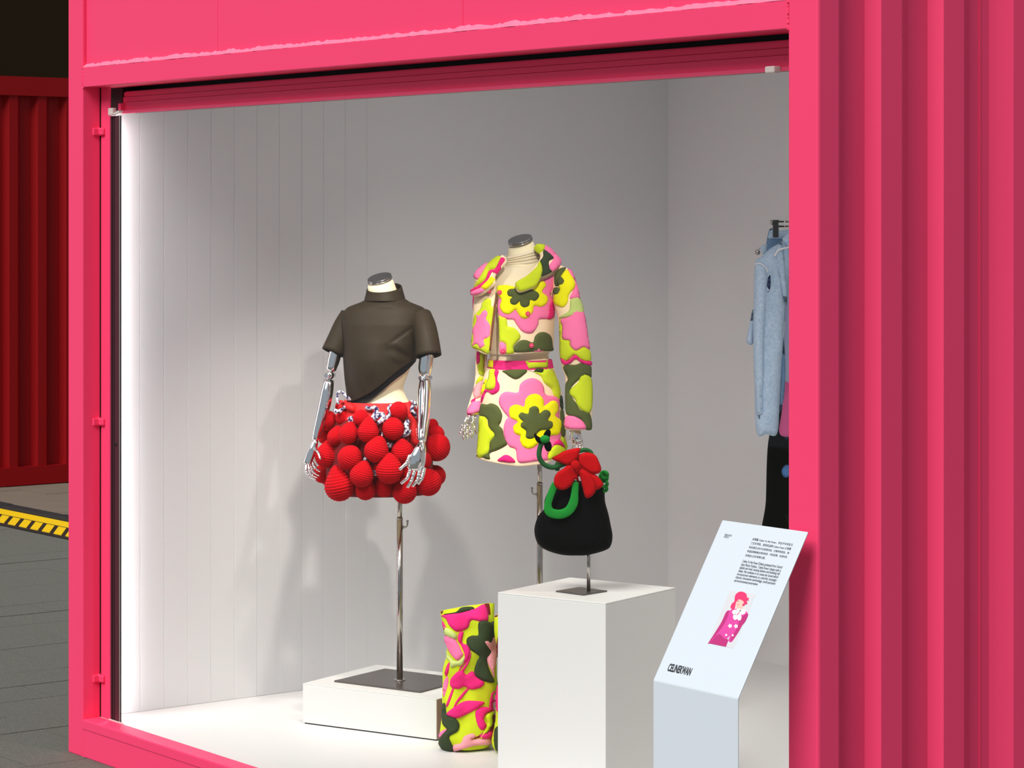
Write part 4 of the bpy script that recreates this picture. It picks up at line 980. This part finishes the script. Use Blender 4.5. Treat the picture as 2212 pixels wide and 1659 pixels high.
kz('petal_patch', [(486, 362), (548, 362), (544, 440), (560, 520), (550, 600), (500, 630), (430, 612), (440, 530), (470, 460)], 'lime', .002)
kz('petal_patch', [(372, 640), (410, 520), (440, 480), (424, 600), (378, 700)], 'yell', .001)
kz('petal_patch', [(662, 372), (965, 362), (900, 450), (820, 486), (750, 456), (692, 412)], 'olive', .001)
kz('petal_patch', [(980, 352), (1190, 345), (1160, 400), (1060, 388)], 'dolive', .001)
kz('petal_patch', [(1070, 392), (1170, 400), (1200, 345), (1296, 352), (1342, 440), (1402, 600), (1392, 760), (1332, 710), (1292, 612), (1200, 532), (1150, 442)], 'lime', .002)
kz('petal_patch', [(590, 1572), (642, 1512), (700, 1490), (770, 1522), (810, 1590)], 'hotpink', .001)
kz('petal_patch', [(1302, 1350), (1362, 1286), (1420, 1312), (1460, 1400), (1402, 1366), (1340, 1362)], 'hotpink', .004)
kz('petal_patch', [(1266, 1440), (1350, 1346), (1410, 1372), (1470, 1440), (1262, 1552)], 'lime', .004)
kz('petal_patch', [(1412, 930), (1440, 900), (1470, 1150), (1452, 1260), (1422, 1200)], 'olive', .003)
kz('petal_patch', [(1420, 1270), (1452, 1262), (1496, 1380), (1470, 1420)], 'lime', .003)
kz('petal_patch', [(1398, 720), (1428, 720), (1440, 880), (1404, 830)], 'dolive', .003)
for pts, m in (([(468, 232), (528, 238), (520, 335), (452, 325)], 'yell'), ([(950, 248), (1050, 236), (1250, 226), (1250, 330), (1000, 345), (975, 300)], 'lime')):
    patch('waistband_patch', pts, Z4, bwb, DB, M[m], fs_, lift=.001, puff=.003, sharp=True)

# ------------------------------------------------------------------ handbag on its stand
DG = 6.844; kg = DG / F; Z5 = (1120, 910, 4.1458)
gq = [G(1120 + x / 4.1458, 910 + y / 4.1458, zp + .003) for x, y in ((333, 1520), (580, 1553), (770, 1517), (540, 1485))]
gq = rectfit(gq[0], gq[1], gq[3])
pc = P(1271, 1276, DG)
bst = root('bag_stand', (pc.x, pc.y, zp), 'small steel stand with square base under the handbag', 'display stand')
quadbox('base_plate', gq, zp, zp + .004, M['plate'], bst, .0008)
pole_xy = G(1271.5, 1276.5, zp + .004)
cyl('pole', (pole_xy.x, pole_xy.y, zp + .004), (pole_xy.x, pole_xy.y, zp + .155), .0048, M['steel'], bst)
DG = (pole_xy - CAM).dot(FV)
cyl('rest_bar', P(1235, 1172, DG + .012), P(1300, 1172, DG + .012), .004, M['steel'], bst)
hb = root('handbag', P(1240, 1199, DG), 'black velvet handbag with red flower and green stem on the pedestal', 'handbag')
pillow('bag_body', [(340, 545), (430, 535), (530, 530), (680, 560), (762, 590), (776, 720), (806, 830), (826, 930), (842, 1020), (832, 1100), (790, 1150), (640, 1195), (520, 1203), (380, 1195), (240, 1150), (170, 1090), (143, 1000), (150, 920), (185, 835), (225, 790), (236, 700), (280, 610)], Z5, DG, M['velvet'], hb, .052, 42, 6)
tube('bottom_piping', [P(1120 + x / 4.1458, 910 + y / 4.1458, DG - .042) for x, y in ((560, 1180), (640, 1150), (720, 1080), (790, 1020))], .0016, M['velvet'], hb, 8)
hp = [(330, 560), (292, 650), (265, 740), (272, 800), (310, 826), (380, 832), (450, 800), (492, 730), (505, 640), (512, 545)]
tube('green_handle', [P(1120 + x / 4.1458, 910 + y / 4.1458, DG - .062) for x, y in hp], [(42 if 2 < i < 8 else 32) / 4.1458 * kg for i in range(len(hp))], M['green'], hb, 14, 5, True, (FV, .3))
tube('stem', [P(1120 + x / 4.1458, 910 + y / 4.1458, DG - d) for x, y, d in ((228, 165, .075), (196, 225, .075), (184, 300, .075), (204, 358, .07), (252, 400, .065), (320, 412, .06), (400, 385, .055), (470, 360, .05))], [.0065] * 8, M['dgreen'], hb, 12, 5)
tube('stem', [P(1120 + x / 4.1458, 910 + y / 4.1458, DG - d) for x, y, d in ((350, 440, .03), (345, 390, .03), (390, 350, .02), (560, 262, .0), (640, 272, -.01), (660, 320, -.01))], [.006] * 6, M['dgreen'], hb, 12, 5)
bud = ball('bud', P(1120 + 238 / 4.1458, 910 + 160 / 4.1458, DG - .085), 42 / 4.1458 * kg, M['green'], hb, sx=1.05, sz=.85)
for pts in ([(210, 160), (170, 130), (145, 105), (143, 140), (165, 185), (200, 200)], [(222, 130), (240, 90), (265, 72), (288, 85), (286, 130), (262, 150)], [(232, 190), (275, 175), (297, 215), (290, 262), (255, 268), (232, 230)], [(165, 178), (195, 185), (205, 196), (170, 186)]):
    pillow('bud_leaf', pts, Z5, DG - .082, M['velvet'], bud, .006, 8, 4)
PET = [([(300, 330), (350, 300), (420, 262), (545, 238), (548, 280), (530, 330), (490, 372), (440, 392), (390, 378), (330, 355)], .066, -.10, .12), ([(530, 320), (560, 290), (620, 278), (690, 305), (725, 370), (742, 432), (715, 468), (660, 470), (600, 440), (545, 390)], .060, .06, .05),
       ([(560, 400), (640, 450), (700, 485), (750, 540), (756, 580), (700, 615), (660, 600), (610, 520), (570, 450)], .058, .10, -.08), ([(545, 420), (590, 440), (640, 480), (690, 560), (690, 630), (645, 680), (600, 682), (575, 600), (556, 520), (540, 460)], .074, .02, -.12),
       ([(440, 395), (495, 405), (520, 440), (545, 560), (510, 520), (470, 580), (410, 615), (350, 605), (318, 560), (322, 500), (352, 455), (400, 425)], .068, -.06, -.10)]
pillow('flower_back', [(508 + 82 * math.cos(t), 415 + 88 * math.sin(t)) for t in np.linspace(0, 2 * math.pi, 12, False)], Z5, DG - .056, M['petal'], hb, .005, 8, 5)
fl = ball('flower_centre', P(1120 + 508 / 4.1458, 910 + 390 / 4.1458, DG - .082), 40 / 4.1458 * kg, M['petal'], hb, sy=.35)
for pts, d, gx, gy in PET:
    def dep(x, y, d=d, gx=gx, gy=gy): return DG - d - ((x - 1242.5) * gx + (y - 1004) * gy) * kg * -1 * -.6
    pillow('petal', pts, Z5, dep, M['petal'], fl, .0065, 7, 4.5)
for cx, cy, r, d in ((768, 480, 30, .03), (762, 505, 34, .015), (770, 560, 26, .02), (770, 605, 22, .01)):
    ring = [P(1120 + (cx + r * math.cos(a)) / 4.1458, 910 + (cy + r * math.sin(a) * .9) / 4.1458, DG - d + .004 * math.sin(a * 2)) for a in np.linspace(0, 2 * math.pi, 9)]
    tube('handle_knot', ring, .0045, M['green'], hb, 10, 4)

# ------------------------------------------------------------------ boots
Z6 = (920, 1280, 4.375); DT = 7.60
def boot(label, dx, dd, pat):
    r = root('floral_boot', P(1005 + dx, 1628, DT + dd), label, 'boot', 'pair of padded floral boots')
    r.location.z = ZF
    rows = [(190, 122, 640, .28), (260, 135, 650, .5), (330, 148, 658, .7), (420, 165, 664, .8), (520, 180, 664, .8), (620, 196, 660, .8), (750, 178, 660, .8), (900, 166, 656, .8), (1050, 158, 652, .82), (1150, 158, 650, .85), (1300, 142, 640, .95), (1400, 130, 626, 1.02), (1470, 134, 612, 1.02), (1512, 165, 590, 1.0)]
    rows = [(1280 + a / 4.375, 920 + b / 4.375 + dx, 920 + c / 4.375 + dx, e) for a, b, c, e in rows]
    b = loft('boot_shaft', rows, DT + dd, M['lime'], r, n=44, nr=38, capb=True, wr=.024, ws=19, tl=-9, tf=-6, solid=0)
    ins_ = loft('boot_lining', [(rows[0][0] + .5, rows[0][1] + 3, rows[0][2] - 3, .26), (rows[2][0], rows[2][1] + 4, rows[2][2] - 4, .6)], DT + dd, M['darkred'], r, n=44, nr=6, tl=-9, tf=-6)
    zmin = min(v.co.z for v in b.data.vertices) + r.location.z
    for o in (b, ins_):
        for v in o.data.vertices: v.co.z -= (zmin - ZF - .001)
    bb_ = surf(b)
    for nm, m, l, pts in pat:
        pts = [(x + dx * 4.375, y) for x, y in pts]
        patch(nm, pts, Z6, bb_, DT + dd, M[m], r, lift=.001 + l, puff=.006, soft=6)
    return r
BT = [('petal_patch', 'hotpink', 0, [(150, 215), (300, 195), (400, 172), (470, 150), (545, 112), (585, 180), (582, 270), (522, 276), (432, 262), (400, 330), (340, 362), (282, 366), (222, 312), (190, 250)]),
      ('petal_patch', 'dolive', .003, [(172, 206), (282, 190), (332, 150), (420, 140), (458, 152), (440, 172), (380, 182), (300, 197)]),
      ('petal_patch', 'dolive', .001, [(500, 282), (550, 262), (602, 282), (648, 272), (664, 330), (665, 430), (640, 520), (600, 600), (575, 640), (602, 740), (645, 845), (560, 840), (482, 800), (456, 740), (480, 652), (502, 600), (420, 540), (386, 490), (390, 432), (440, 406), (495, 402), (495, 332)]),
      (N_, 'ppink', .004, [(540, 462), (562, 440), (590, 462), (612, 402), (640, 422), (660, 480), (656, 640), (642, 720), (640, 800), (616, 740), (582, 662), (572, 612), (590, 560), (556, 512)]),
      ('petal_patch', 'lpink', .001, [(172, 402), (262, 432), (302, 480), (342, 560), (350, 590), (300, 640), (232, 572), (192, 480)]), ('petal_patch', 'hotpink', .001, [(312, 382), (354, 372), (342, 470), (400, 502), (420, 560), (392, 640), (352, 690), (312, 740), (330, 690), (368, 600), (332, 500), (302, 450)]),
      ('petal_patch', 'pgreen', .002, [(188, 540), (222, 592), (262, 640), (310, 642), (368, 602), (350, 680), (292, 690), (242, 710), (232, 650), (202, 622)]), ('petal_patch', 'pgreen', .0005, [(170, 330), (230, 350), (290, 400), (280, 440), (190, 400)]),
      (N_, 'hotpink', .001, [(232, 870), (242, 810), (302, 746), (350, 742), (382, 776), (440, 742), (482, 800), (552, 850), (510, 900), (422, 915), (362, 886), (312, 910), (252, 900)]), ('petal_patch', 'hotpink', .001, [(182, 760), (202, 690), (226, 662), (216, 740), (196, 790)]), ('petal_patch', 'lpink', .001, [(172, 850), (206, 792), (210, 870), (170, 985)]),
      ('stem_patch', 'hotpink', .001, [(250, 912), (266, 910), (216, 1060), (194, 1066)]), ('stem_patch', 'hotpink', .001, [(382, 912), (400, 922), (300, 1040), (256, 1105), (290, 1020)]),
      ('petal_patch', 'hotpink', .002, [(202, 1140), (282, 1072), (370, 1026), (470, 1024), (552, 1040), (460, 1110), (332, 1175), (282, 1186), (232, 1172)]), ('petal_patch', 'hotpink', .001, [(466, 1140), (500, 1092), (560, 1080), (620, 1100), (646, 1118), (572, 1140), (546, 1200), (570, 1260), (536, 1300), (492, 1260)]),
      ('petal_patch', 'darkred', .001, [(600, 1182), (646, 1150), (640, 1300), (600, 1355), (540, 1360), (452, 1380), (530, 1330), (590, 1260)]), ('petal_patch', 'dolive', .003, [(165, 1062), (184, 1052), (202, 1160), (270, 1182), (314, 1240), (300, 1310), (222, 1360), (240, 1420), (262, 1490), (165, 1485), (134, 1430), (138, 1372), (190, 1312), (202, 1290), (166, 1240), (162, 1150)]),
      ('petal_patch', 'ppink', .002, [(262, 1442), (332, 1420), (362, 1360), (440, 1332), (470, 1362), (432, 1390), (615, 1372), (600, 1432), (482, 1442), (275, 1492)]), ('petal_patch', 'lpink', .004, [(140, 1342), (162, 1312), (200, 1296), (152, 1380)])]
BT += [('petal_patch', 'hotpink', .001, [(132, 275), (158, 270), (196, 340), (205, 372), (175, 360)]), ('petal_patch', 'hotpink', .0005, [(420, 585), (430, 560), (415, 640), (360, 740), (330, 745), (372, 680)]),
       ('petal_patch', 'hotpink', .001, [(640, 930), (654, 960), (650, 1080), (640, 1120), (628, 1020)]), ('petal_patch', 'hotpink', .003, [(520, 1340), (600, 1290), (640, 1260), (636, 1320), (600, 1370), (520, 1372)]), ('petal_patch', 'lime', .005, [(540, 1362), (520, 1360), (575, 1250), (560, 1170), (600, 1130), (650, 1122), (612, 1165), (610, 1250)]),
       ('petal_patch', 'lpink', .002, [(215, 1290), (190, 1250), (205, 1235), (212, 1265)])]
boot('padded pink, lime and dark green floral boot standing beside the pedestal', 0, 0, BT)
B2 = [('petal_patch', 'dolive', .001, [(140, 1300), (200, 1270), (260, 1400), (240, 1490), (150, 1480)]), ('petal_patch', 'hotpink', .001, [(165, 880), (260, 900), (280, 1100), (165, 1120)]), ('petal_patch', 'darkred', .001, [(170, 420), (300, 420), (300, 700), (185, 760)])]
boot('padded floral boot half hidden behind the pedestal', 117, -.06, B2)

# ------------------------------------------------------------------ hanging clothes at right
DC = 8.35; kc = DC / F; Z7 = (1580, 450, 2.3722)
rl = root('wall_rail', P(1720, 495, DC + .1), 'slim chrome clothes rail with hangers at the right, half behind the post', 'rail')
cyl('rail_bar', P(1664, 478, DC), P(1860, 478, DC), .004, M['steel'], rl); cyl('rail_bar', P(1670, 489, DC + .005), P(1860, 489, DC + .005), .003, M['steel'], rl)
cyl('rail_post', P(1860, 474, DC), P(1860, 474, DC) * 1 + Vector((0, 0, -(P(1860, 474, DC).z - ZF))), .009, M['steel'], rl)
ft = P(1860, 474, DC); obj('rail_foot', bv(ft.x - .15, ft.y - .12, ZF, ft.x + .15, ft.y + .12, ZF + .008), BF, M['plate'], rl)
cyl('white_ring', P(1695, 475, DC - .004), P(1695, 492, DC - .004), .0016, M['paper'], rl)
ch_ = top(bevel(obj('clip_hanger', [*bv(0, 0, 0, 1, 1, 1)], BF, M['black']), .001), 'black trouser clip hanger on the rail', 'hanger')
cpts = [P(1671, 513, DC - .02), P(1682, 513, DC - .02), P(1682, 475, DC - .02), P(1671, 475, DC - .02)]
for v, p in zip(ch_.data.vertices, [cpts[0], cpts[1], cpts[1] + FV * .03, cpts[0] + FV * .03, cpts[3], cpts[2], cpts[2] + FV * .03, cpts[3] + FV * .03]): v.co = p - cpts[0]
ch_.location = cpts[0]
ball('clip_spring', P(1667, 482, DC - .01), .006, M['steel'], ch_, n=10, k=8)
# the clothes
je = root('denim_jeans', P(1680, 560, DC), 'pale denim trousers clipped to the hanger behind the denim coat', 'trousers')
pillow('jeans_body', [(198, 104), (240, 116), (300, 108), (420, 112), (450, 300), (440, 560), (230, 560), (205, 350), (172, 230), (180, 170)], Z7, DC + .095, M['denim2'], je, .018, 10, 9)
pillow('jeans_waistband', [(200, 102), (250, 114), (300, 104), (420, 108), (424, 160), (250, 165), (184, 158)], Z7, DC + .088, M['denim'], je, .018, 8, 9, True)
dc = root('denim_coat', P(1660, 935, DC), 'long pale blue denim coat hanging beside the right post', 'coat')
pillow('coat_body', [(270, 160), (245, 180), (200, 205), (150, 250), (121, 285), (114, 480), (112, 690), (118, 900), (128, 1148), (180, 1158), (234, 1154), (246, 1000), (256, 820), (268, 640), (278, 480), (300, 300), (310, 200)], Z7, DC - .03, M['denim'], dc, .035, 22, 8, wr=.014)
pillow('coat_sleeve', [(150, 272), (185, 300), (184, 440), (176, 600), (172, 690), (168, 900), (160, 1060), (134, 1060), (118, 860), (112, 660), (116, 440), (122, 300)], Z7, DC - .055, M['denim'], dc, .03, 14, 8, wr=.012)
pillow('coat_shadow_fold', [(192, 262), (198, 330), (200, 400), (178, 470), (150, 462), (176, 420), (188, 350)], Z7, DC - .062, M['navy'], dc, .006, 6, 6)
pillow('coat_cuff', [(108, 520), (118, 560), (112, 690), (78, 684), (92, 600)], Z7, DC, M['denim'], dc, .012, 8, 7)
pillow('coat_collar', [(240, 180), (300, 120), (340, 150), (320, 230), (286, 196), (262, 172)], Z7, DC - .07, M['denim'], dc, .012, 8, 7)
pillow('coat_lapel', [(255, 176), (268, 230), (278, 330), (286, 480), (270, 480), (240, 330), (225, 220)], Z7, DC - .066, M['denim'], dc, .008, 6, 7)
tube('coat_seam', [P(1580 + x / 2.3722, 450 + y / 2.3722, DC - .088) for x, y in ((122, 286), (146, 282), (172, 300), (186, 330))], .0016, M['paper'], dc, 6)
pillow('coat_inner', [(262, 640), (240, 860), (238, 1000), (246, 1050), (270, 960), (276, 800)], Z7, DC - .01, M['denim2'], dc, .01, 6, 8)
ls = root('lavender_shirt', P(1700, 800, DC), 'lavender shirt with navy pocket hanging inside the denim coat', 'shirt')
pillow('shirt_body', [(262, 180), (300, 170), (420, 180), (430, 500), (420, 870), (248, 868), (266, 700), (276, 480), (262, 300)], Z7, DC + .045, M['lav'], ls, .016, 9, 9)
pillow('shirt_pocket', [(262, 270), (290, 255), (300, 300), (285, 330), (264, 312)], Z7, DC + .027, M['navy'], ls, .004, 5, 5)
tube('hanger_wire', [P(1580 + x / 2.3722, 450 + y / 2.3722, DC - .09) for x, y in ((222, 244), (236, 218), (262, 206), (300, 200))], .0026, M['paper'], ls, 8)
pdz = root('pink_dress', P(1705, 940, DC), 'pink dress hanging behind the right post next to the denim coat', 'dress')
pillow('dress_body', [(280, 690), (340, 660), (430, 690), (450, 1160), (300, 1172), (246, 1150), (258, 1040), (272, 880)], Z7, DC + .095, M['pinkdress'], pdz, .02, 10, 9)
bt_ = root('black_trousers', P(1700, 1180, DC), 'black wide trousers with blue dots hanging below the pink dress', 'trousers')
pillow('trousers_body', [(250, 860), (420, 850), (440, 1300), (440, 1760), (165, 1750), (176, 1500), (188, 1200), (235, 1030)], Z7, DC + .16, M['blackcl'], bt_, .03, 12, 10)
pillow('blue_dot', [(258, 1340), (275, 1316), (296, 1320), (300, 1360), (284, 1380), (262, 1370)], Z7, DC + .127, M['bluedot'], bt_, .004, 6, 6)
pillow('blue_dot', [(272, 1168), (290, 1166), (292, 1184), (276, 1184)], Z7, DC + .127, M['bluedot'], bt_, .004, 6, 6)
bc_ = root('blue_cap', P(1648, 545, DC), 'small light blue cap peeking out behind the denim coat shoulder', 'cap')
pillow('cap_crown', [(142, 205), (160, 190), (184, 185), (182, 230), (165, 245), (150, 215)], Z7, DC + .06, M['denim'], bc_, .014, 8, 5)
ball('cap_buckle', P(1580 + 134 / 2.3722, 450 + 225 / 2.3722, DC + .03), .009, M['steel'], bc_, n=10, k=8)
